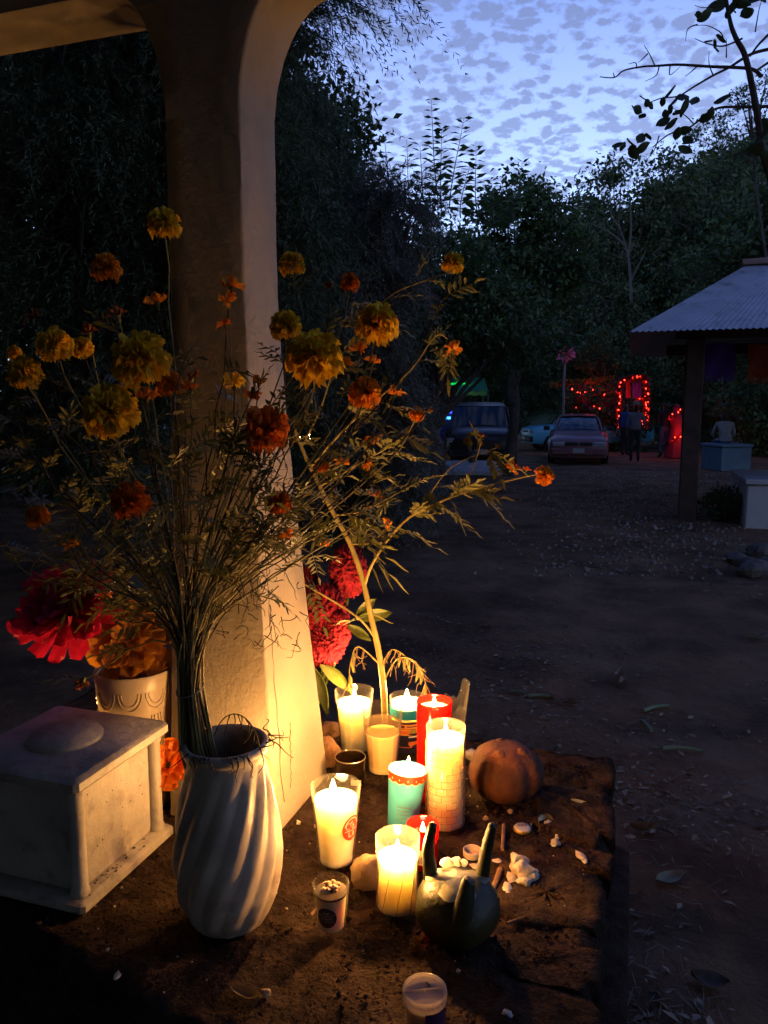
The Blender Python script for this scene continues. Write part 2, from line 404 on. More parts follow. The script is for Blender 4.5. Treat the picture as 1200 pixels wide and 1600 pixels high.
# ------------------------------------------------------------------ cross
def crossmat():
    m = pmat('whitewashed plaster', (.38, .335, .28), (.335, .29, .24), rough=.9, scale=5, detail=8, bump=.55, bscale=70, bdist=.005, spec=.2, c3=(.33, .27, .20), s3=7)
    return m
M_PLASTER = crossmat()
M_CRACK = pmat('crack', (.06, .04, .03), rough=1)
cross = thing('stone_cross', 'tall whitewashed plaster cross with rounded inner corners and flared foot', 'cross', uv(-.667, 1.19, 0), YAW)
def build_cross():
    ou, ov = -.667, 1.19
    def dims(z):
        k = max(0, 1-z/.9)**1.25
        L = -.735-.010*k; R = -.599+.062*k; f_ = 1.125-.045*k; b = 1.25+.055*k
        return L, R, f_, b
    rows = []; ZA = 1.36; ZT = 1.53
    rg = random.Random(2)
    for z in np.arange(0, 1.16, .016): rows.append((z, *dims(z)))
    for t in np.linspace(0, 1, 17):
        a = t*pi/2; z = 1.16+(ZA-1.16)*sin(a)
        L, R, f_, b = dims(z)
        rows.append((z, L-.10*(1-cos(a)), R+.115*(1-cos(a)), f_, b))
    L, R, f_, b = dims(2)
    for x in np.linspace(.12, 1, 6): rows.append((ZA+.001, L-.10-.55*x, R+.115+.535*x, f_, b))
    for z in np.linspace(ZA+.02, ZT, 6): rows.append((z, L-.65, R+.65, f_, b))
    rows.append((ZT+.001, L, R, f_, b))
    for z in np.linspace(ZT+.04, 1.86, 8): rows.append((z, L, R, f_, b))
    mb = MB(); rings = []
    for z, L, R, f_, b in rows:
        c = .0045+.002*mn.noise(Vector((z*37, 1, 0))); c2 = .0045+.0025*mn.noise(Vector((z*41, 5, 0)))
        L -= ou; R -= ou; f2 = f_-ov; b2 = b-ov
        def wv(k): return .0012*mn.noise(Vector((z*9, k*3.3, 0)))+.0006*mn.noise(Vector((z*45, k*3.3, 2)))
        P = [(L+c, f2+wv(0))]+[(L+(R-L)*t, f2+wv(t)) for t in (.25, .5, .75)]+[(R-c2, f2+wv(1)), (R-c2*.3, f2+c2*.3), (R+wv(2), f2+c2)]
        P += [(R+wv(3+t), f2+(b2-f2)*t) for t in (.33, .66)]+[(R+wv(5), b2-c), (R-c, b2), (L+c, b2), (L+wv(6), b2-c), (L+wv(7), f2+c)]
        rings.append([(x, y, z) for x, y in P])
    mb.loft(rings, True, True); mb.build('cross_body', M_PLASTER, cross, angle=50)
    # a long hairline crack beside the front right corner and a few short ones
    def crack(z0, z1, off0, off1, seed):
        rr = random.Random(seed); mb = MB(); pth = []; n = 22
        for i in range(n+1):
            t = i/n; z = z0+(z1-z0)*t; L, R, f_, b = dims(z)
            pth.append((R-ou+.0002, f_-ov+off0+(off1-off0)*t+rr.uniform(-.003, .003), z))
        mb.tube(pth, [.0003+.0006*rr.random() for _ in pth], 5); mb.build('crack', M_CRACK, cross)
    crack(.55, .04, .022, .03, 1); crack(.16, .05, .075, .06, 3); crack(.60, .53, .06, .055, 5); crack(.36, .30, .03, .05, 8)
build_cross()
# ------------------------------------------------------------------ marble niche box
M_MARBLE = pmat('grey marble', (.46, .42, .37), (.34, .31, .27), rough=.5, scale=14, detail=10, bump=.25, bscale=70, c3=(.20, .17, .135), s3=22)
M_SPECK = pmat('dirt speck', (.05, .03, .02), rough=1)
def niche():
    S = .108
    c0 = on(130, 1432)+uv(-S, S)        # centre of the footprint, from its near corner
    t = thing('marble_niche', 'small grey marble box with corner columns and a low dome lid', 'niche', c0, YAW)
    mb = MB(); mb.box((0, 0, .010), (S+.004, S+.004, .010), 0, .005); mb.build('base_slab', M_MARBLE, t)
    mb = MB(); mb.box((0, 0, .0985), (S-.019, S-.019, .0785), 0, .002); mb.build('body_block', M_MARBLE, t)
    for sx in (-1, 1):
        for sy in (-1, 1):
            mb = MB(); p = [(.0135, .0202), (.0135, .026), (.0115, .030), (.011, .10), (.0112, .168), (.0132, .172), (.0132, .1768)]
            mb.lathe(p, 18, None, True, True, ((S-.017)*sx, (S-.017)*sy, 0)); mb.build('column', M_MARBLE, t)
    mb = MB(); mb.box((0, 0, .1885), (S+.003, S+.003, .0115), 0, .006); top = mb.build('top_slab', M_MARBLE, t)
    mb = MB(); mb.lathe([(.0555, .1995), (.0555, .2045), (.0525, .2085), (.044, .2135), (.03, .2175), (.014, .2192), (.0005, .2196)], 40); mb.build('dome', M_MARBLE, t)
    rg = random.Random(3)
    mb = MB()
    for _ in range(16):
        z = rg.uniform(.04, .16); y = rg.uniform(-.07, .07); s = rg.uniform(.0005, .0013)
        mb.blob((S-.019, y, z), (s*.6, s, s), rg.randint(0, 99), .3, 6, 4)
    for _ in range(18):
        x, y = rg.uniform(-.09, .09), rg.uniform(-.09, .09); s = rg.uniform(.0005, .0012); mb.blob((x, y, .2), (s, s, s*.5), rg.randint(0, 99), .3, 6, 4)
    for _ in range(24):
        y = rg.uniform(-.1, .06); s = rg.uniform(.0006, .0018); mb.blob((S-.014+rg.uniform(-.003, .012), y, .0205), (s, s*1.6, s*.5), rg.randint(0, 99), .3, 6, 4)
    o = mb.build('dirt_specks', M_SPECK, t); o['kind'] = 'stuff'
niche()

# ------------------------------------------------------------------ vases
M_CERAMIC = pmat('glazed white plaster', (.55, .475, .385), (.34, .285, .23), rough=.42, scale=9, bump=.1, bscale=40, c3=(.16, .125, .10), s3=13)
VASE = Vector((-.214, .985, 0))
def fluted_vase():
    t = thing('fluted_vase', 'white vase with twisted flutes in front of the cross holding the marigolds', 'vase', VASE)
    prof_o = [(.044, 0), (.050, .004), (.058, .02), (.066, .045), (.0705, .075), (.0710, .10), (.0685, .13), (.064, .16), (.0588, .19), (.0545, .215), (.0522, .232), (.052, .240)]
    def fn(r, z, a):
        k = min(1, z/.03)*min(1, max(0, (.238-z)/.05))
        s = (a*13-z*70)/(2*pi); s -= math.floor(s)
        return r+(.0033+.0012*sin(a*2+z*9))*k*(abs(2*s-1)**.75-.5)*2
    P = []
    for i in range(len(prof_o)-1):
        for q in range(4):
            s = q/4; P.append((prof_o[i][0]*(1-s)+prof_o[i+1][0]*s, prof_o[i][1]*(1-s)+prof_o[i+1][1]*s))
    P.append(prof_o[-1])
    mb = MB(); mb.lathe(P, 208, fn, True); mb.build('body', M_CERAMIC, t, angle=70)
    lip = [(.052, .240), (.0555, .2425), (.058, .247), (.0585, .253), (.0565, .2575), (.053, .2585), (.050, .256), (.0485, .248), (.048, .235), (.052, .20), (.060, .14), (.062, .08), (.045, .02), (.001, .015)]
    mb = MB(); mb.lathe(lip, 64); mb.build('rim', M_CERAMIC, t, angle=70)
fluted_vase()
M_EMBOSS = pmat('cream embossed ceramic', (.46, .37, .27), (.38, .30, .21), rough=.35, scale=6, bump=.05)
EMB = Vector((-.438, 1.30, 0))
def embossed_vase():
    t = thing('embossed_vase', 'cream vase with scalloped relief behind the marble box', 'vase', EMB)
    p = [(.046, 0), (.052, .004), (.053, .03), (.055, .08), (.058, .13), (.062, .18), (.0655, .225), (.068, .25), (.0665, .253), (.064, .25), (.06, .2), (.05, .05), (.001, .03)]
    mb = MB(); mb.lathe(p, 48, None, True); mb.build('body', M_EMBOSS, t, angle=60)
    for row in range(5):
        for k in range(9):
            a0 = 2*pi*(k+.5*(row % 2))/9; z0 = .225-row*.042
            mb = MB()
            for q, (rr, hh) in enumerate(((1.0, 1.0), (.72, .72))):
                pth = []
                for i in range(13):
                    th = pi+pi*i/12; da = .30*cos(th)*rr; z = z0+.030*sin(th)*hh
                    r = .0530+(z/.25)*.0142; pth.append((r*cos(a0+da), r*sin(a0+da), z))
                mb.tube(pth, taper(13, .0011, .0011), 6)
            mb.build('scallop', M_EMBOSS, t)
embossed_vase()

# ------------------------------------------------------------------ candles
FLAME_COL = (1.0, .47, .12)
M_FLAME = flamemat('candle flame', (1.0, .66, .26), 24)
M_FLAMER = flamemat('candle flame in red cup', (1.0, .45, .25), 24)
M_WAX = pmat('ivory wax', (.84, .78, .62), (.80, .73, .56), rough=.45, scale=20, sss=1.0, sssr=(1.0, .92, .74), sscale=.065)
M_WAX_TAN = pmat('tan wax', (.72, .52, .30), (.62, .43, .24), rough=.5, scale=25, sss=.8, sssr=(1, .6, .3), sscale=.03)
M_WICK = pmat('charred wick', (.02, .015, .01), rough=1)
M_GLASS = glassmat('clear glass', rough=.015, gloss=.6, edgeglow=.22)
M_GLASSY = glassmat('moulded clear plastic', (.95, .93, .88), (.7, .66, .56), .10, .03, edgeglow=.15)
M_DARKGLASS = glassmat('sooty glass', (.30, .22, .16), (.2, .15, .1), .08, .12, (.12, .08, .05))
M_REDGLASS = glassmat('red plastic', (.85, .02, .012), (.7, .01, .01), .1, .42, (.85, .015, .012))
M_FOIL = pmat('wick clip', (.7, .68, .6), rough=.3, metal=1)

def shell(mb, prof, th=.0018, n=40, fn=None, base=.006):
    inner = [(max(.001, r-th), z) for r, z in prof if z > base]
    full = [(.001, 0)]+prof+[(prof[-1][0]-th*.5, prof[-1][1]+th*.6)]+inner[::-1]+[(max(.001, prof[0][0]-th*1.5), base), (.001, base)]
    mb.lathe(full, n, fn)
def interp(prof, z):
    for (r0, z0), (r1, z1) in zip(prof, prof[1:]):
        if z0 <= z <= z1 and z1 > z0: return r0+(r1-r0)*(z-z0)/(z1-z0)
    return prof[-1][0]
def flame(t, p, h=.026, power=1.0, mat=None, colr=None, lean=0.0):
    f_ = MB(); pts = [(0, .0012), (.12, .0034), (.28, .0050), (.45, .0048), (.65, .0033), (.85, .0015), (1, .0003)]
    rings = [[(lean*h*s*s+r*cos(2*pi*j/12)*h/.026, r*sin(2*pi*j/12)*h/.026, s*h) for j in range(12)] for s, r in pts]
    f_.loft(rings, True, True); fo = f_.build('flame', mat or M_FLAME, t, p+Vector((0, 0, .004)))
    w = MB(); w.tube([(0, 0, -.004), (0, 0, .004), (.001, 0, .008)], [.0008, .0007, .0005], 6); w.build('wick', M_WICK, t, p)
    ld = bpy.data.lights.new('flame_light', 'POINT'); ld.energy = power*CANDLE_W; ld.color = colr or FLAME_COL; ld.shadow_soft_size = .0045
    lo = bpy.data.objects.new('flame_light', ld); col.objects.link(lo); lo.parent = t; lo.location = p+Vector((lean*h*.2, 0, h*1.25))
    return fo
CANDLE_W = 2.4
def candle(name, label, loc, prof, wax_top=None, wax_mat=None, glass=None, lit=True, n=40, fn=None, tilt=(0, 0, 0), th=.0018, wfn=None, fh=.026, power=1.0,
           wax_bottom=.007, dish=.0025, colr=None, fm=None, off=(0, 0), lean=0.0, gap=.0004):
    t = thing(name, label, 'candle', loc, 0, 'grave candles', tilt)
    if glass is not None:
        mb = MB(); shell(mb, prof, th, n, fn); mb.build('glass', glass, t, angle=60)
    if wax_top:
        k = 10; P = [(.0008, wax_bottom)]
        for i in range(k+1):
            z = wax_bottom+(wax_top-wax_bottom)*i/k; P.append((max(.002, interp(prof, z)-(th+gap if glass else 0)), z))
        R = P[-1][0]; P += [(R*.93, wax_top-.0004), (R*.8, wax_top-dish), (R*.4, wax_top-dish*1.2), (.0006, wax_top-dish*1.2)]
        mb = MB(); mb.lathe(P, n, wfn); mb.build('wax', wax_mat or M_WAX, t, angle=60)
    if lit:
        flame(t, Vector((off[0], off[1], wax_top-dish)), fh, power, fm, colr, lean)
    return t
def flute(nf, amp):
    return lambda r, z, a: r*(1+amp*cos(nf*a)) if r > .004 and .01 < z < .105 else r
TUMBLER = [(.0265, 0), (.0275, .003), (.029, .02), (.0325, .06), (.036, .095), (.0392, .128), (.0394, .132)]
candle('fluted_glass_candle', 'lit ivory candle in a fluted tumbler beside the celosia, leftmost at the back', (-.061, 1.505, 0), TUMBLER, .108, M_WAX, M_GLASS, n=84, fn=flute(14, .012), wfn=flute(14, .018))
tB = candle('fluted_glass_candle', 'unlit half-burnt tan candle in a fluted tumbler, sooty above the wax', (-.003, 1.415, 0), TUMBLER, .083, M_WAX_TAN, M_GLASS, lit=False, n=84, fn=flute(14, .012), wfn=flute(14, .012))
mb = MB()
shell_p = [(interp(TUMBLER, z)-.0023, z) for z in np.linspace(.084, .104, 5)]
mb.lathe(shell_p, 40, lambda r, z, a: r); mb.build('soot_film', glassmat('soot film', (.72, .6, .45), (.4, .3, .2), .3, .25, (.35, .25, .15)), tB)
JAR = [(.030, 0), (.0335, .003), (.034, .02), (.0345, .09), (.0352, .114), (.0355, .117)]
M_BLUELABEL = pmat('dark blue label', (.018, .016, .05), (.012, .010, .03), rough=.35)
M_BLUERING = pmat('cyan plastic ring', (.03, .45, .75), rough=.3, translucent=.5)
def jar():
    t = candle('labelled_jar_candle', 'lit candle in a dark blue labelled jar behind the red candle', (.047, 1.512, 0), JAR, .106, M_WAX, M_GLASS)
    mb = MB(); mb.lathe([(.0345, .008), (.0349, .01), (.0351, .072), (.0349, .074)], 48); mb.build('label_wrap', M_BLUELABEL, t)
    mb = MB(); mb.lathe([(.0352, .079), (.0356, .08), (.0358, .098), (.0354, .099)], 48); mb.build('cyan_ring', M_BLUERING, t)
    def patch(name, mat, a0, a1, z0, z1, r=.0353, nn=10, cut=0):
        mb = MB(); R = [[(r*cos(a0+(a1-a0)*i/nn), r*sin(a0+(a1-a0)*i/nn), z) for i in range(nn+1)] for z in (z0, z1)]
        if cut: R.insert(1, [(r*cos(a0+(a1-a0)*i/nn), r*sin(a0+(a1-a0)*i/nn), z0+cut) for i in range(nn+1)]); R[0] = [(r*cos(a), r*sin(a), z0) for a in np.linspace(a0+.15, a1-.5, nn+1)]
        mb.loft(R, closed=False); mb.build(name, mat, t)
    Y1 = pmat('label gold', (.62, .33, .08), (.5, .22, .05), rough=.4); Y2 = pmat('label orange', (.55, .14, .03), rough=.4); Y3 = pmat('label olive', (.30, .27, .04), rough=.4); Y4 = pmat('label plum', (.09, .02, .06), rough=.4); Y5 = pmat('label white', (.75, .7, .65), rough=.4)
    patch('label_panel', Y1, -2.15, -.75, .047, .070, cut=.006)
    patch('label_band', Y2, -2.05, -1.45, .050, .057, .0355); patch('label_leaf', Y3, -1.42, -.95, .051, .059, .0355); patch('label_emblem', Y4, -1.95, -1.72, .0625, .0685, .0356)
    patch('label_stroke', Y4, -1.6, -1.0, .0645, .0665, .0356); patch('label_stroke', Y4, -2.0, -1.1, .0595, .0605, .0356); patch('label_swoosh', Y5, -1.5, -.9, .0425, .0455, .0355)
    patch('label_fruit', Y2, -1.5, -.9, .022, .034, .0355, cut=.006); patch('label_line', Y2, -2.1, -1.3, .0215, .0228, .0355)
jar()
TALLRED = [(.0285, 0), (.0305, .004), (.0305, .06), (.031, .12), (.0315, .178), (.0317, .183)]
candle('tall_red_candle', 'tall lit red plastic candle, tallest of the back row', (.090, 1.318, 0), TALLRED, .170, pmat('wax in red cup', (.95, .55, .4), rough=.4, sss=1.0, sssr=(1, .3, .15), sscale=.05), M_REDGLASS, power=.7, fh=.02)
def broken_glass():
    t = thing('broken_glass', 'empty fluted tumbler with a jagged broken rim behind the red candle', 'glass', (.136, 1.525, 0))
    n = 84; mb = MB(); hs = []
    for j in range(n):
        a = 2*pi*j/n; d = abs(((a-radians(10)+pi) % (2*pi))-pi)
        hs.append(.142 if d < .55 else .142-.045*min(1, (d-.55)/.35)+.006*sin(5*a)+.004*sin(11*a+1))
    rings = []
    for s in (0, .02, .25, .5, .75, 1.0):
        rings.append([((.0265+.0135*hs[j]*s/.132)*(1+.012*cos(14*2*pi*j/n))*cos(2*pi*j/n), (.0265+.0135*hs[j]*s/.132)*(1+.012*cos(14*2*pi*j/n))*sin(2*pi*j/n), hs[j]*s) for j in range(n)])
    inner = [[(x*.95, y*.95, max(z, .006)) for x, y, z in r] for r in rings[::-1]]
    mb.loft(rings+inner, True, True); mb.build('glass', M_GLASSY, t, angle=60)
    mb = MB(); mb.lathe([(.001, .0065), (.0252, .0065), (.029, .045), (.027, .05), (.012, .047), (.001, .046)], 30); mb.build('old_wax', M_WAX_TAN, t)
broken_glass()
PLAST = [(.0295, 0), (.032, .004), (.0325, .02), (.0325, .158), (.0318, .164), (.0325, .170), (.0330, .178)]
def brick_candle():
    t = candle('brick_pattern_candle', 'tall lit ivory candle in clear plastic moulded with small bricks', (.103, 1.222, 0), PLAST, .158, M_WAX, M_GLASSY, th=.0014, fh=.022)
    nb, rows = 12, 12; da = 2*pi/nb; hz = .0122
    mb = MB(); r = .0331
    for a0, a1 in ((-.44*da, .44*da),):
        k = 5; R = []
        for z, rr in ((.0006, r-.0005), (.0012, r), (hz-.0012, r), (hz-.0006, r-.0005)):
            R.append([(rr*cos(a0+(a1-a0)*i/k), rr*sin(a0+(a1-a0)*i/k), z) for i in range(k+1)])
        mb.loft(R, closed=False)
    me = mb.mesh('brick', M_GLASSY)
    for q in range(rows):
        for k in range(nb):
            link('brick', me, None, t, (0, 0, .008+q*hz), (0, 0, (k+.5*(q % 2))*da))
    gm = pmat('mould seam', (.26, .16, .07), rough=.6)
    sm = MB(); dm = MB()
    k = 6; sm.tube([((.0331)*cos(-.5*da+da*i/k), .0331*sin(-.5*da+da*i/k), 0) for i in range(k+1)], .00045, 4)
    dm.tube([(.0331, 0, 0), (.0331, 0, hz)], .0005, 4)
    s_me = sm.mesh('brick_joint', gm); d_me = dm.mesh('brick_joint', gm)
    for q in range(rows):
        for k in range(nb):
            if (q*7+k*3) % 5: link('brick_joint', s_me, None, t, (0, 0, .008+q*hz), (0, 0, (k+.5*(q % 2))*da))
            link('brick_joint', d_me, None, t, (0, 0, .008+q*hz), (0, 0, (k+.5+.5*(q % 2))*da))
brick_candle()
def blue_cup():
    P = [(.0235, 0), (.0245, .002), (.031, .096), (.0318, .102)]
    t = candle('paper_cup_candle', 'lit candle in a tilted turquoise paper cup with a red scalloped border', (.031, 1.217, 0), P, .101, M_WAX, None, tilt=(radians(-3), radians(5), 0), dish=.001, fh=.02, power=.9)
    mt = pmat('turquoise printed paper', (.13, .62, .88), (.09, .52, .78), rough=.45, scale=20, translucent=.35)
    red = pmat('red printed border', (.75, .06, .015), rough=.45, translucent=.3); yel = pmat('cream printed edge', (.85, .62, .28), rough=.45, translucent=.3); ink = pmat('grey printed text', (.12, .28, .33), rough=.6)
    mb = MB(); mb.lathe([(.024, .0005)]+[(r+.0007, z) for r, z in P[1:]]+[(.0316, .1024)], 48); mb.build('paper_wrap', mt, t)
    nn = 96
    def R(z): return interp(P, z)+.0011
    for nm, mm, extra, dr in (('border_edge', yel, .0016, 0), ('red_border', red, 0, .0003)):
        mb = MB(); top = []; bot = []
        for j in range(nn):
            a = 2*pi*j/nn; zb = .0905-extra-.0035*abs(sin(a*7)); top.append(((R(.1015)+dr)*cos(a), (R(.1015)+dr)*sin(a), .1015)); bot.append(((R(zb)+dr)*cos(a), (R(zb)+dr)*sin(a), zb))
        mb.loft([bot, top]); mb.build(nm, mm, t)
    for k in range(14):
        a = 2*pi*(k+.5)/14; mb = MB(); mb.blob(((R(.093)+.0004)*cos(a), (R(.093)+.0004)*sin(a), .0935), (.0012, .0012, .0022), k, 0, 8, 5); mb.build('border_dot', yel, t)
    rg = random.Random(5)
    for row in range(4):
        a = -2.05
        while a < -1.35:
            w = rg.uniform(.03, .10); z = .046-row*.0065; r = R(z)
            mb = MB(); mb.loft([[((r)*cos(a+w*i/3), r*sin(a+w*i/3), zz) for i in range(4)] for zz in (z, z+.0024)], closed=False); mb.build('print_line', ink, t); a += w+.03
blue_cup()
PINT = [(.0255, 0), (.0265, .003), (.028, .02), (.0325, .07), (.036, .105), (.0380, .126), (.0382, .129)]
M_BADGE = pmat('red badge print', (.55, .035, .02), (.40, .02, .012), rough=.4, scale=60); M_BADGEW = pmat('badge white', (.80, .62, .5), rough=.4); M_INK = pmat('badge dark', (.03, .02, .02), rough=.5)
def wrap_disc(t, name, mat, prof, a0, z0, ra, rz, dr, n=28, rings=6, arc=(0, 2*pi), inner=0.0):
    mb = MB(); R = []
    for i in range(rings+1):
        s = inner+(1-inner)*i/rings; ring = []
        for j in range(n+1):
            th = arc[0]+(arc[1]-arc[0])*j/n; z = z0+rz*s*sin(th); r = interp(prof, z)+dr; a = a0+ra*s*cos(th)/max(r, .001)
            ring.append((r*cos(a), r*sin(a), z))
        R.append(ring)
    mb.loft(R, closed=False); return mb.build(name, mat, t)
def wrap_stroke(t, name, mat, prof, a0, z0, pts, dr, w):
    mb = MB(); P = []
    for x, z in pts:
        zz = z0+z; r = interp(prof, zz)+dr; a = a0+x/r; P.append((r*cos(a), r*sin(a), zz))
    mb.tube(P, w, 5); mb.build(name, mat, t)
def pint():
    t = candle('pint_glass_candle', 'lit ivory candle in a tall tapered glass with a round red badge', (-.074, 1.112, 0), PINT, .108, M_WAX, M_GLASS, power=.9, fh=.024, off=(-.005, .012), th=.002)
    a0 = -.72; z0 = .072
    wrap_disc(t, 'badge_rim', M_INK, PINT, a0, z0, .0165, .0205, .0004); wrap_disc(t, 'badge', M_BADGE, PINT, a0, z0, .0155, .0192, .0007)
    wrap_disc(t, 'badge_band', M_BADGEW, PINT, a0, z0, .0138, .0172, .0009, arc=(.25, 2.9), inner=.93, rings=1)
    def arc(cx, cz, r, d0, d1, n=10): return [(cx+r*cos(radians(d0+(d1-d0)*i/n)), cz+r*1.15*sin(radians(d0+(d1-d0)*i/n))) for i in range(n+1)]
    for cx, cz, r, d0, d1 in ((-.0065, .004, .0042, 60, 300), (.0015, .0055, .0036, 90, 270), (.0015, .0005, .0036, -90, 90)):
        wrap_stroke(t, 'badge_letter_edge', M_BADGEW, PINT, a0, z0, arc(cx, cz, r, d0, d1), .0006, .0011); wrap_stroke(t, 'badge_letter', M_INK, PINT, a0, z0, arc(cx, cz, r, d0, d1), .0012, .0007)
    for pts in ([(-.005, -.006), (-.005, -.0135), (-.0005, -.0135)], [(.0015, -.0135), (.0035, -.006), (.0055, -.0135)]):
        wrap_stroke(t, 'badge_letter', M_BADGEW, PINT, a0, z0, pts, .0008, .0007)
    wrap_stroke(t, 'badge_swash', M_BADGEW, PINT, a0, z0, [(-.012, -.004), (-.006, -.0035), (.002, -.0045), (.01, -.003)], .0008, .0005)
pint()
SHOT = [(.0170, 0), (.0180, .003), (.0190, .012), (.0215, .04), (.0238, .066), (.0245, .073)]
def shot():
    t = thing('shot_glass_candle', 'small burnt-out shot glass candle with a black oval badge, nearest of the lit group', 'candle', (-.071, .952, 0), 0, 'grave candles')
    mb = MB(); shell(mb, SHOT, .0018, 40, None, .011); mb.build('glass', M_GLASS, t, angle=60)
    W = pmat('pale old wax', (.80, .66, .44), (.72, .56, .34), rough=.5, sss=1.0, sscale=.03)
    mb = MB(); mb.lathe([(.001, .0112), (.0168, .0115)]+[(interp(SHOT, z)-.0022, z) for z in (.02, .04, .058)]+[(.012, .0585), (.001, .058)], 40); mb.build('wax', W, t)
    mb = MB(); mb.lathe([(.0212, .0585), (.0217, .062), (.019, .063), (.001, .0635)], 40, lambda r, z, a: r); mb.build('soot_layer', pmat('sooty wax', (.10, .055, .03), (.04, .02, .012), rough=.7, scale=80), t)
    rg = random.Random(8); C = pmat('crumbled wax', (.72, .55, .36), (.30, .15, .07), rough=.8, scale=130, lo=.4, hi=.55)
    for k in range(13):
        a = rg.uniform(0, 6.28); d = rg.uniform(0, .0135); s = rg.uniform(.003, .006); mb = MB(); mb.blob((d*cos(a), d*sin(a), .0645+rg.uniform(0, .003)), (s, s*.9, s*.6), k, .4, 10, 7); mb.build('wax_crumb', C, t)
    a0 = -1.80; z0 = .036
    wrap_disc(t, 'badge_rim', M_BADGEW, SHOT, a0, z0, .0148, .0158, .0003); wrap_disc(t, 'badge', pmat('black badge print', (.025, .018, .016), rough=.4), SHOT, a0, z0, .0140, .0150, .0006)
    wrap_disc(t, 'badge_foot', pmat('dark red badge print', (.14, .012, .012), rough=.4), SHOT, a0, z0, .0134, .0144, .0008, arc=(pi*1.22, pi*1.78), inner=.72, rings=2)
    G = pmat('badge grey', (.30, .22, .16), rough=.4); 
    for zz, w, tk in ((.004, .0115, .0006), (-.0058, .0105, .0006), (.0018, .0088, .00035), (-.0008, .0082, .0009), (-.0034, .0085, .00035), (.0072, .004, .0012)):
        wrap_stroke(t, 'badge_line', G, SHOT, a0, z0, [(-w, zz+.0008), (0, zz-.0003), (w, zz+.0008)], .0010, tk)
shot()
SWIRL = [(.0270, 0), (.0295, .004), (.0300, .012), (.0290, .045), (.0288, .07), (.0298, .084), (.0308, .087), (.0300, .090), (.0308, .095), (.0312, .107), (.0313, .109)]
def swirl():
    def tw(r, z, a):
        if r < .012 or z > .083 or z < .006: return r
        s = (a*9-z*62)/(2*pi); s -= math.floor(s); return r-.0011*max(0, 1-abs(s-.5)*7)
    t = candle('swirl_candle', 'lit ivory candle in clear plastic moulded with diagonal swirls, beside the horned gourd', (.019, 1.003, 0), SWIRL, .080, M_WAX, M_GLASSY, n=120, fn=tw, th=.0012, fh=.024, power=1.1)
    gm = MATS['mould seam']
    for k in range(9):
        a0 = 2*pi*k/9; mb = MB(); P = []
        for i in range(15):
            z = .010+.070*i/14; a = a0+pi/9+z*62/9; r = interp(SWIRL, z)-.0004; P.append((r*cos(a), r*sin(a), z))
        mb.tube(P, .0006, 4); mb.build('swirl_groove', gm, t)
swirl()
LOWRED = [(.0225, 0), (.0240, .003), (.0243, .05), (.0250, .064), (.0252, .066)]
def lowred():
    t = candle('low_red_candle', 'short lit red plastic candle with a small bar code sticker behind the horned gourd', (.060, 1.112, 0), LOWRED, .048, pmat('red wax', (.75, .03, .02), rough=.4, sss=.8, sssr=(1, .1, .05), sscale=.02), M_REDGLASS, power=.3, fm=M_FLAMER, fh=.02)
    mb = MB(); r = .0250; mb.loft([[(r*cos(a), r*sin(a), z) for a in np.linspace(-1.95, -1.45, 6)] for z in (.012, .036)], closed=False); mb.build('sticker', pmat('paper sticker', (.55, .42, .36), rough=.7), t)
    for k in range(7):
        mb = MB(); a = -1.88+k*.055; mb.loft([[((r+.0002)*cos(x), (r+.0002)*sin(x), z) for x in (a, a+(.02 if k % 3 else .035))] for z in (.015, .026)], closed=False); mb.build('sticker_bar', M_INK, t)
lowred()
def darkglass():
    P = [(.0245, 0), (.0255, .003), (.027, .03), (.0285, .053), (.0287, .055)]
    t = thing('sooty_glass', 'low empty sooty glass with a torn white sticker between the stone and pint glass', 'glass', (-.063, 1.365, 0))
    mb = MB(); shell(mb, P, .0016, 40); mb.build('glass', M_DARKGLASS, t, angle=60)
    mb = MB(); mb.lathe([(.0272, .0545), (.0279, .0562), (.0288, .0562), (.0291, .0548)], 40); mb.build('rim', glassmat('pale glass rim', (.8, .72, .6), (.7, .6, .5), .1, .35, (.75, .65, .55)), t)
    mb = MB(); r = .0276; mb.loft([[((r+z*.02)*cos(a), (r+z*.02)*sin(a), z+.003*sin(a*3)) for a in np.linspace(-1.5, -.75, 8)] for z in (.010, .021)], closed=False); mb.build('sticker', MATS['paper sticker'], t)
darkglass()
def lidded():
    P = [(.0205, 0), (.0215, .003), (.0218, .05), (.0222, .076)]
    t = thing('lidded_candle', 'unlit candle with a frosted plastic lid and purple label at the front edge', 'candle', (.044, .752, 0), 0, 'grave candles')
    mb = MB(); shell(mb, P, .0012, 40); mb.build('cup', M_GLASSY, t)
    mb = MB(); mb.lathe([(.001, .006), (.019, .006), (.0198, .05), (.0202, .066), (.001, .066)], 36); mb.build('wax', M_WAX_TAN, t)
    mb = MB(); mb.loft([[((.0224)*cos(a), .0224*sin(a), z) for a in np.linspace(-1.6, 2.6, 26)] for z in (.012, .069)], closed=False); mb.build('purple_label', pmat('purple label', (.045, .015, .06), rough=.4), t)
    L_ = glassmat('frosted lid', (.75, .72, .7), (.6, .56, .52), .15, .45, (.62, .56, .56))
    mb = MB(); mb.lathe([(.0225, .070), (.0238, .0702), (.0240, .080), (.0235, .0822), (.0222, .0825), (.0212, .0795), (.001, .0790)], 48); lid = mb.build('lid', L_, t, angle=60)
    mb = MB(); mb.tube([(-.021, -.002, .0797), (0, .001, .0802), (.021, .004, .0797)], .0008, 6); mb.build('lid_ridge', L_, lid)
    mb = MB(); mb.tube([(.002, .012, .0799), (.006, .006, .0799)], .0007, 5); mb.build('lid_mark', M_INK, lid)
lidded()
candle('glass_candle', 'lit candle in a plain glass half hidden behind the fluted vase', (-.206, 1.132, 0), [(.022, 0), (.023, .003), (.0265, .12), (.027, .128)], .098, M_WAX, M_GLASS, power=.3)
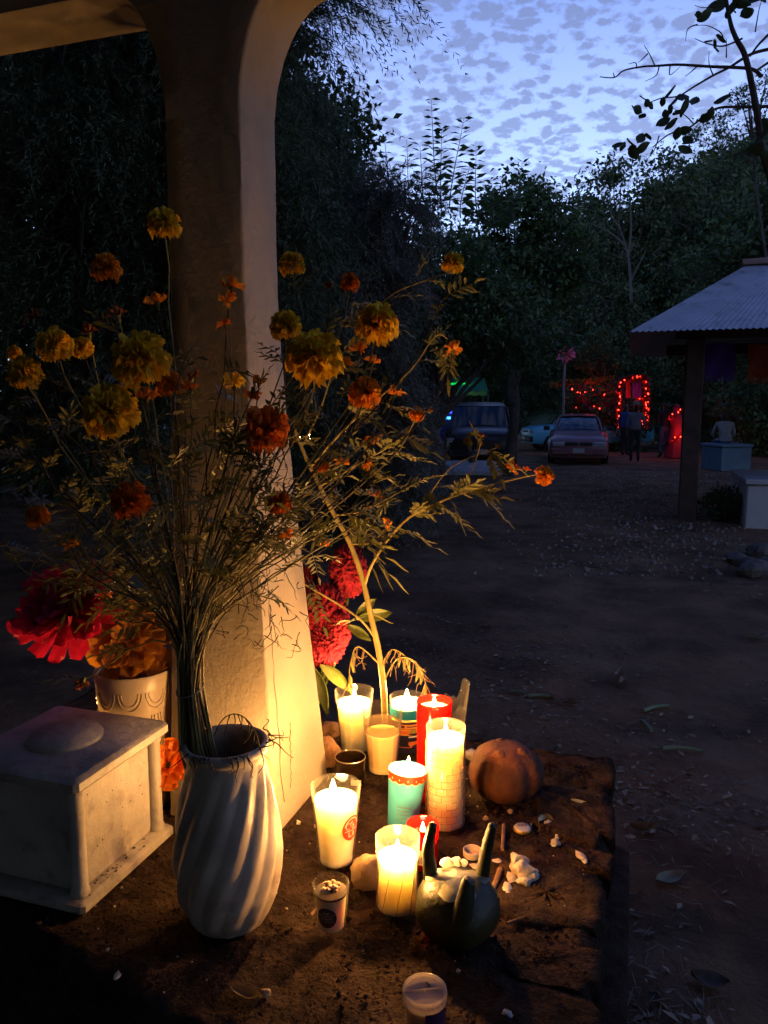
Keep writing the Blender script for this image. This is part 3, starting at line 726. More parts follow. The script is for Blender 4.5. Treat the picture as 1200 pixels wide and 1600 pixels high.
candle('votive_candle', 'lit votive behind the marble box, lighting the cream vase from the left', (-.545, 1.315, 0), [(.022, 0), (.023, .003), (.0265, .06), (.027, .07)], .05, M_WAX, M_GLASS, power=1.1)

# ------------------------------------------------------------------ gourds, stones, litter on the plinth
def horned_gourd():
    t = thing('horned_gourd', 'dark green three-horned gourd-shaped pot with wax on its crown', 'gourd', (.098, .950, 0))
    G = pmat('green glaze', (.036, .040, .013), (.012, .015, .006), rough=.42, scale=30, bump=.5, bscale=90, bdist=.003, c3=(.075, .060, .02), s3=12)
    W = pmat('wax film', (.34, .32, .22), (.16, .15, .08), rough=.35, scale=60, sss=.2, sscale=.004)
    mb = MB(); P = [(.012, .001), (.030, .002), (.044, .010), (.053, .022), (.0575, .038), (.056, .052), (.050, .064), (.040, .073), (.028, .078), (.014, .080), (.001, .0803)]
    mb.lathe(P, 48, lambda r, z, a: r*(1+.018*cos(5*a+1)+.012*sin(3*a)), True); mb.build('body', G, t, angle=None)
    mb = MB(); mb.lathe([(.038, .0745), (.030, .0782), (.016, .0808), (.001, .0812)], 36, lambda r, z, a: r*(1+.14*sin(3*a+.4)+.09*sin(5*a)+.05*sin(9*a))); mb.build('wax_film', W, t, angle=None)
    for pth, r0 in (([(-.033, .020, .060), (-.036, .022, .085), (-.038, .022, .110), (-.034, .022, .134), (-.031, .023, .147)], .0115),
                    ([(.032, .016, .060), (.037, .017, .085), (.041, .018, .112), (.045, .018, .134), (.049, .018, .148)], .0115),
                    ([(-.003, -.044, .040), (.002, -.046, .060), (.006, -.044, .082), (.009, -.041, .098), (.012, -.041, .106)], .0165)):
        p = smooth_path(pth, 4); mb = MB(); mb.tube(p, [r0*(1-.52*(i/(len(p)-1))**.8)*(1 if i < len(p)-1 else .55) for i in range(len(p))], 14); mb.build('horn', G, t, angle=None)
    mb = MB()
    for k, (x, y, s) in enumerate(((-.012, .036, .009), (.002, .040, .008), (.012, .038, .006))): mb.blob((x, y, .078+.2*s), (s, s*.6, s*.9), k, .3, 10, 7)
    mb.build('wax_drip', M_WAX, t)
horned_gourd()
def clay_gourd():
    t = thing('clay_gourd', 'rounded brown lobed clay pot lying at the right of the tall candles', 'gourd', (.222, 1.335, 0), .3)
    C = pmat('burnt clay', (.125, .036, .013), (.045, .014, .006), rough=.75, scale=22, bump=.7, bscale=55, bdist=.006, c3=(.045, .02, .012), s3=14)
    def fn(r, z, a): return r*(1-.11*abs(cos(2.5*a))**8+.03*cos(3*a+z*20))
    mb = MB(); P = [(.035, .001), (.054, .006), (.066, .022), (.070, .040), (.067, .058), (.057, .074), (.042, .085), (.024, .089), (.008, .089), (.001, .088)]
    mb.lathe(P, 60, fn, True); mb.build('body', C, t, angle=None)
    for x, y, s in ((-.022, -.020, .013), (.020, -.022, .012), (.004, .03, .011)):
        mb = MB(); mb.blob((x, y, .082), (s, s, s*.8), 3, .2, 14, 8); mb.build('knob', C, t, angle=None)
clay_gourd()
M_ROCK = pmat('brown stone', (.30, .17, .09), (.18, .09, .05), rough=.9, scale=25, bump=.7, bscale=60); M_ROCK2 = pmat('sandy stone', (.46, .33, .19), (.36, .24, .13), rough=.9, scale=18, bump=.5, bscale=70)
def rock(label, p, r, seed, mat, amp=.3):
    mb = MB(); mb.blob((0, 0, r[2]*.75), r, seed, amp, 18, 12, -r[2]*.72); o = mb.build('stone', mat, None, p, angle=35); tag(o, label, 'stone')
rock('brown stone leaning by the foot of the cross', on(512, 1195), (.022, .026, .034), 5, M_ROCK); rock('small dark stone lodged behind the brown stone', on(516, 1150), (.022, .02, .018), 9, M_ROCK)
rock('sandy stone between the pint glass and swirl candle', on(577, 1382), (.026, .022, .026), 21, M_ROCK2, .35)
M_WAXBIT = pmat('spilt wax', (.64, .58, .52), (.42, .35, .30), rough=.5, bump=.7, bscale=160, bdist=.004, sss=.4, sscale=.006, scale=40)
def bit(name, label, cat, p, parts, mat, rz=0):
    mb = MB()
    for k, (c, r) in enumerate(parts): mb.blob(c, r, k*7+len(label), .38, 12, 8, -r[2]*.8)
    o = mb.build(name, mat, None, p+Vector((0, 0, .001)), (0, 0, rz), angle=50); return tag(o, label, cat)
bit('wax_lump', 'big white lump of spilt wax right of the horned gourd', 'wax', on(815, 1370), [((0, 0, .010), (.017, .016, .014)), ((-.004, .012, .014), (.013, .011, .013)), ((.012, -.008, .006), (.010, .010, .008)), ((.002, -.02, .005), (.011, .010, .006)), ((-.016, -.01, .004), (.008, .012, .004)), ((.018, .004, .004), (.008, .01, .004))], M_WAXBIT)
for nm, px, py, prts in (('pale wax chip lying next to the big wax lump', 792, 1390, [((0, 0, .003), (.007, .012, .003))]), ('small wax chip below the big wax lump', 795, 1398, [((0, 0, .002), (.006, .005, .002))]), ('ragged wax scrap right of the bottle cap', 868, 1322, [((0, 0, .006), (.007, .006, .006)), ((.002, .004, .011), (.003, .003, .006)), ((-.003, -.004, .004), (.005, .004, .004))]),
                         ('long wax scrap near the plinth edge', 907, 1342, [((0, 0, .004), (.006, .013, .004)), ((.001, -.012, .003), (.004, .007, .003))]), ('flat wax chip behind the right horn', 777, 1348, [((0, 0, .002), (.008, .006, .002))]), ('flat shard under the white cap', 744, 1357, [((0, 0, .002), (.010, .007, .0016))]), ('thin wax shard by the left horn', 700, 1365, [((0, 0, .003), (.004, .010, .003))]),
                         ('crumpled wax scrap in front near the frame bottom', 790, 1588, [((0, 0, .003), (.006, .004, .003)), ((.004, -.003, .002), (.004, .004, .002))])):
    bit('wax_scrap', nm, 'wax', on(px, py), prts, M_WAXBIT, random.Random(px).uniform(-.6, .6))
def caps():
    t = thing('white_bottle_cap', 'white plastic screw cap lying open side up behind the right horn', 'cap', on(738, 1337))
    mb = MB(); mb.lathe([(.001, 0), (.0138, 0), (.0146, .001), (.0148, .0105), (.0142, .011), (.0132, .0105), (.013, .002), (.001, .0018)], 48, lambda r, z, a: r*(1+.006*cos(40*a)) if r > .0145 else r); mb.build('cap', pmat('translucent white plastic', (.66, .58, .54), rough=.45, sss=.3, sscale=.004), t)
    t = thing('crown_cap', 'white crown cork lying printed side up near the clay pot', 'cap', on(816, 1297)+Vector((0, 0, .0005)))
    n = 84; M = pmat('white lacquered tin', (.58, .56, .56), rough=.3, coat=.4); E_ = pmat('gold tin edge', (.75, .5, .16), rough=.35, metal=.9)
    mb = MB(); mb.lathe([(.0150, 0), (.0150, .0012), (.0140, .0042)], n, lambda r, z, a: r*(1+.045*cos(21*a)*max(0, 1-z/.0042))); mb.build('crimped_skirt', E_, t)
    mb = MB(); mb.lathe([(.0140, .0042), (.0128, .0058), (.011, .0063), (.001, .0066)], n); top = mb.build('printed_top', M, t)
    I = pmat('blue grey print', (.10, .09, .16), rough=.5)
    for pts in ([(-.006, .005), (-.006, -.001), (-.003, .002), (-.0005, -.001), (-.0005, .005)], [(.002, .005), (.002, -.001)], [(.004, .005), (.0065, .004), (.0072, .002), (.0062, 0), (.004, -.001)]):
        mb = MB(); mb.tube([(x, y+.002, .0066) for x, y in pts], .0006, 5); mb.build('print_mark', I, t)
    t = thing('crushed_cap', 'bent bottle cap with scraps of foil, topmost of the litter', 'cap', on(850, 1285), 0, None, (radians(50), 0, .4))
    mb = MB(); mb.lathe([(.001, .001), (.011, .0015), (.0132, .003), (.0145, .008)], 42, lambda r, z, a: r*(1+.05*cos(21*a)*(z > .004))); mb.build('cap', pmat('tarnished tin', (.35, .28, .2), rough=.4, metal=.8), t)
    mb = MB(); mb.blob((.004, -.003, .006), (.007, .005, .004), 4, .5, 12, 8); mb.build('foil_scrap', M_WAXBIT, t)
caps()
M_TWIG = pmat('dry twig', (.26, .15, .08), (.15, .08, .045), rough=.9, scale=60, bump=.4)
def twig(label, pts, r0=.0022, r1=.0009, side=None):
    mb = MB(); P = smooth_path(pts, 4); mb.tube(P, taper(len(P), r0, r1), 7)
    if side: Q = smooth_path(side, 3); mb.tube(Q, taper(len(Q), r0*.6, r1*.6), 6)
    o = mb.build('twig', M_TWIG); tag(o, label, 'twig')
def gp(px, py, h=.002): return on(px, py)+Vector((0, 0, h))
twig('thin forked twig lying right of the horned gourd', [gp(792, 1445), gp(812, 1438), gp(835, 1430), gp(858, 1415)], side=[gp(835, 1430), gp(850, 1430)])
twig('short thick twig behind the white cap', [gp(787, 1292, .003), gp(786, 1310, .003), gp(785, 1330, .003)], .0034, .003)
twig('stubby pale twig leaning at the wax lump', [gp(782, 1362, .004), gp(776, 1378, .004), gp(770, 1394, .004)], .0045, .0036)
twig('small dry stalk left of the shot glass', [gp(486, 1432), gp(495, 1425, .006)], .002, .0016)
M_DRYLEAF = pmat('dry leaf', (.24, .17, .08), (.13, .09, .045), rough=.8, scale=60, translucent=.2)
def leafmesh(L_, W_, curl, seed, nx=9, ny=5):
    rg = random.Random(seed); V = []; ph = rg.uniform(0, 6)
    for i in range(nx):
        s = i/(nx-1); w = W_*sin(pi*min(1, s*.97+.015))**.75
        for j in range(ny):
            q = j/(ny-1)*2-1
            V.append((L_*(s-.5), w*q*.5, curl*L_*(abs(q)**1.5*.35+(s-.5)**2*.8+.05*sin(6*s+ph+q*2))))
    F = [(i*ny+j, i*ny+j+1, (i+1)*ny+j+1, (i+1)*ny+j) for i in range(nx-1) for j in range(ny-1)]
    return V, F
def dryleaf(label, p, L_, W_, rz, curl=.4, seed=1, mat=None, stalk=True):
    mb = MB(); mb.add(*leafmesh(L_, W_, curl, seed))
    if stalk: mb.tube([(L_*.48, 0, curl*L_*.2), (L_*.62, .004, curl*L_*.22), (L_*.72, .012, .004)], L_*.010, 5)
    o = mb.build('dry_leaf', mat or M_DRYLEAF, None, p+Vector((0, 0, .003)), (random.Random(seed).uniform(-.2, .2), random.Random(seed+1).uniform(-.2, .2), rz), angle=None); tag(o, label, 'leaf')
dryleaf('curled dry leaf on the soil in front of the fluted vase', on(383, 1560), .045, .018, -.5, .35, 3); dryleaf('narrow pale leaf at the far right of the plinth', on(905, 1256), .03, .010, -.2, .2, 5, pmat('pale green dry leaf', (.42, .38, .24), rough=.8))
rock('tiny orange-brown pebble beside the dry leaf', on(415, 1556), (.006, .005, .005), 13, M_ROCK2); rock('tiny pebble in front of the clay pot', on(759, 1281), (.005, .004, .004), 14, M_ROCK2); rock('tiny oval pebble touching the clay pot', on(797, 1270), (.005, .005, .004), 15, M_ROCK2)
bit('wax_scrap', 'pale wax scrap on dark soil at the lower left', 'wax', on(183, 1527), [((0, 0, .002), (.004, .007, .002))], M_WAXBIT)
bit('wax_disc', 'round pale blue wax disc half hidden behind the tall candle', 'wax', on(738, 1185), [((0, 0, .006), (.022, .016, .009))], M_WAXBIT)
# ------------------------------------------------------------------ flower heads and leaves
M_YEL = pmat('yellow marigold petal', (1.0, .72, .035), (.95, .54, .025), rough=.6, island=True, translucent=.5)
M_ORA = pmat('orange marigold petal', (1.0, .42, .02), (.92, .30, .016), rough=.6, island=True, translucent=.48)
M_REDO = pmat('rust marigold petal', (.95, .28, .016), (.82, .18, .012), rough=.6, island=True, translucent=.45)
M_DRYP = pmat('withered petal', (.30, .09, .025), (.16, .045, .015), rough=.8, island=True, translucent=.2)
M_STEM = pmat('marigold stem', (.36, .29, .09), (.22, .18, .05), rough=.6, scale=30)
M_STEMD = pmat('dry dark stem', (.07, .05, .025), (.035, .026, .014), rough=.8, scale=30)
M_LEAF = pmat('marigold leaf', (.17, .165, .045), (.06, .07, .02), rough=.45, island=True, translucent=.3)
M_CALYX = pmat('marigold calyx', (.10, .12, .035), (.06, .07, .02), rough=.6)
def petal(mb, base, d, side, L_, W_, curl, rg, nx=4, ny=4, ruf=.25, notch=.0):
    d = d.normalized(); n = side.cross(d).normalized(); V = []
    ph = rg.uniform(0, 6.28)
    for i in range(nx):
        s = i/(nx-1); w = W_*(.28+.72*sin(pi*.5*min(1, s*1.25)))*(1 if s < .99 else .86)
        for j in range(ny):
            q = j/(ny-1)*2-1
            p = base+d*(L_*s*(1-(.10+notch*(1-abs(q)))*(s > .99)*(.3+q*q)))+side*(w*.5*q)+n*(L_*(curl*s*s+ruf*s*.35*sin(q*4.2+ph)-.10*q*q))
            V.append(p)
    mb.add(V, [(i*ny+j, i*ny+j+1, (i+1)*ny+j+1, (i+1)*ny+j) for i in range(nx-1) for j in range(ny-1)])
def marigold_mesh(seed, mat, n=130, tmax=118, flat=.78):
    rg = random.Random(seed); mb = MB()
    for k in range(n):
        f_ = (k+.5)/n; th = radians(tmax)*f_**.62; a = k*2.39996+rg.uniform(-.3, .3)
        d = Vector((sin(th)*cos(a), sin(th)*sin(a), cos(th)*flat)).normalized()
        d = (d+Vector((rg.uniform(-.14, .14), rg.uniform(-.14, .14), rg.uniform(-.14, .14)))).normalized()
        s = d.cross(Vector((0, 0, 1)));
        if s.length < .1: s = Vector((1, 0, 0))
        s.normalize(); s = Quaternion(d, rg.uniform(-.6, .6))@s
        L_ = rg.uniform(.62, .86)*(1 if th < 1.5 else 1.12)
        petal(mb, d*.14, d, s, L_, rg.uniform(.24, .38), rg.uniform(-.32, .16)-(.25 if th > 1.4 else 0), rg, 4, 4, rg.uniform(.3, .8), .08)
    return mb.mesh('marigold_head', mat, True, None)
def wilted_mesh(seed, mat, n=16):
    rg = random.Random(seed); mb = MB()
    for k in range(n):
        a = k*2.4+rg.uniform(-.4, .4); th = rg.uniform(.25, 1.35)
        d = Vector((sin(th)*cos(a), sin(th)*sin(a), cos(th))); s = d.cross(Vector((0, 0, 1))).normalized()
        petal(mb, d*.1, d, s, rg.uniform(.7, 1.15), rg.uniform(.4, .62), rg.uniform(-.7, .5), rg, 5, 5, rg.uniform(.4, .9), .1)
    return mb.mesh('wilted_head', mat, True, None)
def calyx_mesh():
    mb = MB(); mb.lathe([(.05, -.62), (.14, -.52), (.21, -.30), (.24, -.05), (.30, .12), (.20, .14)], 10); return mb.mesh('calyx', M_CALYX)
HEADS = {('y', k): marigold_mesh(10+k, M_YEL, 175) for k in range(3)}
HEADS.update({('o', k): marigold_mesh(20+k, M_ORA, 160) for k in range(3)}); HEADS.update({('r', k): marigold_mesh(30+k, M_REDO, 140, 125) for k in range(2)})
HEADS.update({('Y', k): wilted_mesh(40+k, M_YEL, 12) for k in range(2)}); HEADS.update({('O', k): wilted_mesh(50+k, M_ORA, 13) for k in range(3)}); HEADS.update({('R', k): wilted_mesh(60+k, M_REDO, 14) for k in range(2)}); HEADS.update({('D', k): wilted_mesh(70+k, M_DRYP, 12) for k in range(2)})
CALYX = calyx_mesh()
def head(root, kind, p, r, d, k, org):
    q = Vector((0, 0, 1)).rotation_difference(Vector(d).normalized())@Quaternion((0, 0, 1), k*1.7)
    n = len([1 for a in HEADS if a[0] == kind])
    h = link('flower_head', HEADS[(kind, k % n)], None, root, p-org, None, r); h.rotation_mode = 'QUATERNION'; h.rotation_quaternion = q
    c = link('calyx', CALYX, None, h)
    return h
def leaflet(mb, p, d, side, L_, W_, droop):
    n = side.cross(d).normalized()
    m1 = p+d*L_*.38-n*L_*.04; tip = p+d*L_-Vector((0, 0, droop*L_))
    mb.add([p, m1+side*W_*.5+n*W_*.16, m1, m1-side*W_*.5+n*W_*.16, p+(tip-p)*.74+side*W_*.30, p+(tip-p)*.74-side*W_*.30, tip, p+(tip-p)*.74-n*L_*.02], [(0, 2, 1), (0, 3, 2), (1, 2, 7, 4), (2, 3, 5, 7), (4, 7, 6), (7, 5, 6)])
def pinnate(mb, p, d, L_, rg, pairs=5, lw=.0065, ll=.024, droop=.25):
    d = Vector(d).normalized(); up = Vector((0, 0, 1)); side = d.cross(up)
    if side.length < .1: side = Vector((1, 0, 0))
    side.normalize(); side = Quaternion(d, rg.uniform(-.9, .9))@side; n = side.cross(d)
    pts = [p+d*L_*s-Vector((0, 0, droop*L_*s*s)) for s in (0, .25, .5, .75, 1)]
    mb.tube(pts, [.0007, .0006, .0006, .0005, .0003], 3, False)
    for k in range(pairs):
        s = .22+.70*k/pairs; b = p+d*L_*s-Vector((0, 0, droop*L_*s*s))
        for sg in (-1, 1):
            dd = (d*.75+side*sg*.9+n*rg.uniform(-.2, .25)).normalized(); ss = dd.cross(n).normalized()
            leaflet(mb, b, dd, ss, ll*rg.uniform(.75, 1.1)*(1-.25*abs(s-.5)), lw*rg.uniform(.8, 1.1), rg.uniform(0, .4))
    leaflet(mb, pts[-1], d, side, ll*.95, lw, .3)
def curl_tendril(mb, p, d, L_, rg, r=.0006, n=16, tight=1.2):
    P = [Vector(p)]; d = Vector(d).normalized(); ax = Vector((rg.uniform(-1, 1), rg.uniform(-1, 1), rg.uniform(-1, 1))).normalized()
    for i in range(n):
        d = (Quaternion(ax, rg.uniform(.1, .75)*tight*(.35+.65*i/n))@d+Vector((0, 0, -.05))).normalized()
        if rg.random() < .15: ax = -ax
        P.append(P[-1]+d*L_/n)
    mb.tube(P, taper(len(P), r, r*.4), 4, False)

# ------------------------------------------------------------------ the bouquet in the fluted vase
TIE = at(297, 1075, .985); RIMP = at(306, 1162, .985); SPREAD = at(292, 945, 1.0)
def bouquet():
    org = Vector((VASE.x, VASE.y, .02))
    t = thing('marigold_bouquet', 'big straggly bunch of marigolds tied with wire in the fluted vase', 'bouquet', org)
    rg = random.Random(77)
    # (px, py, distance, radius m, kind, tilt towards viewer)
    F = [(256, 349, 1.03, .0225, 'y', .45), (166, 417, 1.02, .0205, 'o', .3), (85, 537, 1.06, .025, 'y', .4), (38, 581, 1.05, .025, 'y', .5), (128, 542, 1.1, .017, 'y', .4),
         (22, 550, 1.1, .011, 'y', .4), (219, 558, .98, .038, 'y', .75), (172, 640, .97, .038, 'y', .7), (203, 780, .98, .027, 'r', .4), (58, 806, 1.0, .0165, 'o', .5),
         (112, 853, 1.0, .009, 'O', .2), (266, 598, 1.04, .019, 'o', .4), (228, 622, 1.05, .016, 'O', .3), (298, 608, 1.02, .011, 'R', .2), (366, 600, 1.05, .016, 'Y', .4), (415, 668, 1.0, .033, 'r', .45),
         (405, 598, 1.02, .010, 'O', .2), (396, 612, 1.02, .012, 'R', -.2), (245, 474, 1.05, .015, 'O', .2), (362, 448, 1.06, .014, 'O', .3), (358, 472, 1.06, .015, 'O', .6), (352, 508, 1.06, .010, 'R', .3), (50, 498, 1.05, .014, 'D', .3), (185, 494, 1.1, .014, 'D', .2),
         (456, 412, 1.08, .0185, 'y', .4), (446, 508, 1.04, .023, 'y', .35), (490, 556, 1.0, .0385, 'y', .65), (590, 505, 1.06, .031, 'y', .55), (547, 440, 1.1, .0145, 'r', .5), (513, 450, 1.12, .009, 'D', .4), (708, 411, 1.12, .017, 'y', .2),
         (571, 612, 1.08, .0245, 'o', .8), (708, 546, 1.14, .0125, 'O', .4), (652, 646, 1.16, .0125, 'o', .9), (617, 616, 1.12, .012, 'O', .2), (562, 548, 1.1, .015, 'O', .2), (583, 567, 1.12, .011, 'O', .2), (582, 682, 1.12, .012, 'O', .1),
         (437, 785, 1.02, .018, 'r', .2), (446, 830, 1.02, .010, 'O', -.4), (578, 690, 1.12, .009, 'D', 0), (573, 722, 1.14, .011, 'O', .1), (503, 728, 1.1, .0115, 'o', .7), (535, 725, 1.12, .010, 'O', .2), (130, 1065, 1.12, .014, 'D', .0), (165, 935, 1.1, .010, 'O', .2), (148, 905, 1.1, .011, 'D', .2), (540, 570, 1.1, .011, 'O', .4), (300, 590, 1.1, .012, 'D', .2), (140, 520, 1.1, .013, 'D', .4)]
    leaves = MB(); tend = MB()
    def stem(tip, tdir, r=.0013, mat=M_STEM, bulge=None, leafy=(.35, .95), nl=4):
        k = rg.uniform(0, 6.28); q = rg.uniform(.2, 1); o1 = Vector((cos(k), sin(k), 0))
        p0 = VASE+Vector((.012, 0, .03))+o1*.02; p1 = RIMP+o1*.024*q; p2 = TIE+o1*.015*q+Vector((rg.gauss(0, .002), rg.gauss(0, .002), 0))
        pd = (p2-p1).normalized(); ln = (tip-p2).length
        spread = SPREAD+o1*.022*q
        c1 = p2+(spread-p2)*1.0+pd*ln*.12; c2 = tip-Vector(tdir).normalized()*ln*.32
        if bulge: c2 = c2+bulge
        pth = [p0, p1]+bez(p2, c1, c2, tip, 13)
        wob = [Vector((rg.uniform(-1, 1), rg.uniform(-1, 1), rg.uniform(-1, 1)))*.0016 for _ in pth]
        pth = [p+(w*1.8 if 2 < i < len(pth)-1 else Vector()) for i, (p, w) in enumerate(zip(pth, wob))]
        mb = MB(); mb.tube([p-org for p in pth], taper(len(pth), r*1.35, r*.75), 6); mb.build('stem', mat, t)
        n = len(pth)
        for _ in range(nl):
            s = rg.uniform(*leafy); x = 2+s*(n-3); i = int(x); p = pth[i]*(1-(x-i))+pth[min(i+1, n-1)]*(x-i)
            tg = (pth[min(i+1, n-1)]-pth[i-1]).normalized()
            dd = (tg*.5+Vector((rg.uniform(-1, 1), rg.uniform(-1, 1), rg.uniform(-.5, .6)))).normalized()
            pinnate(leaves, p-org, dd, rg.uniform(.035, .065), rg, rg.randint(3, 5), .0055, rg.uniform(.018, .030))
            if rg.random() < .4: curl_tendril(tend, p-org, dd, rg.uniform(.02, .06), rg)
        return pth
    for i, (px, py, Y, r, kind, tl) in enumerate(F):
        p = at(px, py, Y)
        hang = kind in 'OR' and tl <= .1 or kind == 'D' and tl == 0
        lat = (p.x-TIE.x)
        d = Vector((lat*.35+rg.uniform(-.15, .15), -tl, 1.0 if not hang else -.5)).normalized()
        tip = p-d*r*.45
        blg = Vector((0, 0, .07)) if hang else None
        stem(tip, d if not hang else Vector((lat, 0, .6)), .0014 if r > .02 else .0011, M_STEM if rg.random() < .65 else M_STEMD, blg, (.5, .97), 2)
        head(t, kind, p, r, d, i, org)
    # leafy side shoots without flowers
    for k in range(32):
        z = rg.random()
        if z < .50: px, py, Y = rg.uniform(-20, 270), rg.uniform(640, 905), rg.uniform(.95, 1.2)
        elif z < .75: px, py, Y = rg.uniform(250, 450), rg.uniform(560, 860), rg.uniform(.95, 1.1)
        else: px, py, Y = rg.uniform(430, 640), rg.uniform(430, 800), rg.uniform(1.05, 1.2)
        p = at(px, py, Y); stem(p, Vector(((p.x-TIE.x), rg.uniform(-.2, .3), .5+rg.uniform(-.4, .3))), .0010, M_STEM if rg.random() < .5 else M_STEMD, None, (.5, 1.0), 6)
    # lit bare stems sweeping across the cross
    for (a, b, c) in (((300, 940), (370, 740), (480, 600)), ((310, 945), (400, 850), (560, 720)), ((315, 960), (420, 880), (640, 760)), ((318, 985), (430, 900), (590, 800))):
        P = smooth_path([TIE, at(*a, 1.0), at(*b, 1.02), at(*c, 1.08)], 6); mb = MB(); mb.tube([p-org for p in P], taper(len(P), .0021, .0010), 7); mb.build('stem', M_STEM, t)
        for q in range(6):
            p = P[rg.randint(8, len(P)-1)]; pinnate(leaves, p-org, Vector((rg.uniform(-1, 1), rg.uniform(-.5, .5), rg.uniform(-.4, 1))), .05, rg, 5, .0045, .018)
    # withered curls below the leaves and over the rim
    for k in range(210):
        px, py = (rg.uniform(330, 470), rg.uniform(690, 1010)) if k < 130 else (rg.uniform(60, 330), rg.uniform(640, 930))
        curl_tendril(tend, at(px, py, rg.uniform(.98, 1.06))-org, (rg.uniform(-1, 1), rg.uniform(-.6, .3), rg.uniform(-1, .6)), rg.uniform(.02, .055), rg, .0008, 16, 1.4)
    for k in range(26):
        a = rg.uniform(-2.4, .7); b = VASE+Vector((.0575*cos(a), .0575*sin(a), .259)); curl_tendril(tend, b-org, (cos(a)*.5+rg.uniform(-.5, .5), sin(a)*.5, rg.uniform(-.2, .3)), rg.uniform(.015, .045), rg, .0011, 12, .9)
    arc = bez(at(335, 1150, .98), at(350, 1095, .98), at(395, 1110, .97), at(405, 1165, .96), 14); tend.tube([p-org for p in arc], .0008, 5)
    for p in arc[5:]: curl_tendril(tend, p-org, (rg.uniform(-.4, .4), 0, -1), .03, rg, .0009, 10, .8)
    o = leaves.build('foliage', M_LEAF, t, angle=None); o['kind'] = 'stuff'
    o = tend.build('withered_tendrils', M_STEMD, t, angle=None); o['kind'] = 'stuff'
    mb = MB(); ring = [TIE-org+Vector((.0178*cos(a), .0178*sin(a), .006*sin(a)+.004*cos(a))) for a in np.linspace(0, 6.6, 30)]; mb.tube(ring, .0011, 6); mb.build('wire_tie', pmat('wire', (.30, .27, .22), rough=.4, metal=.6), t)
bouquet()

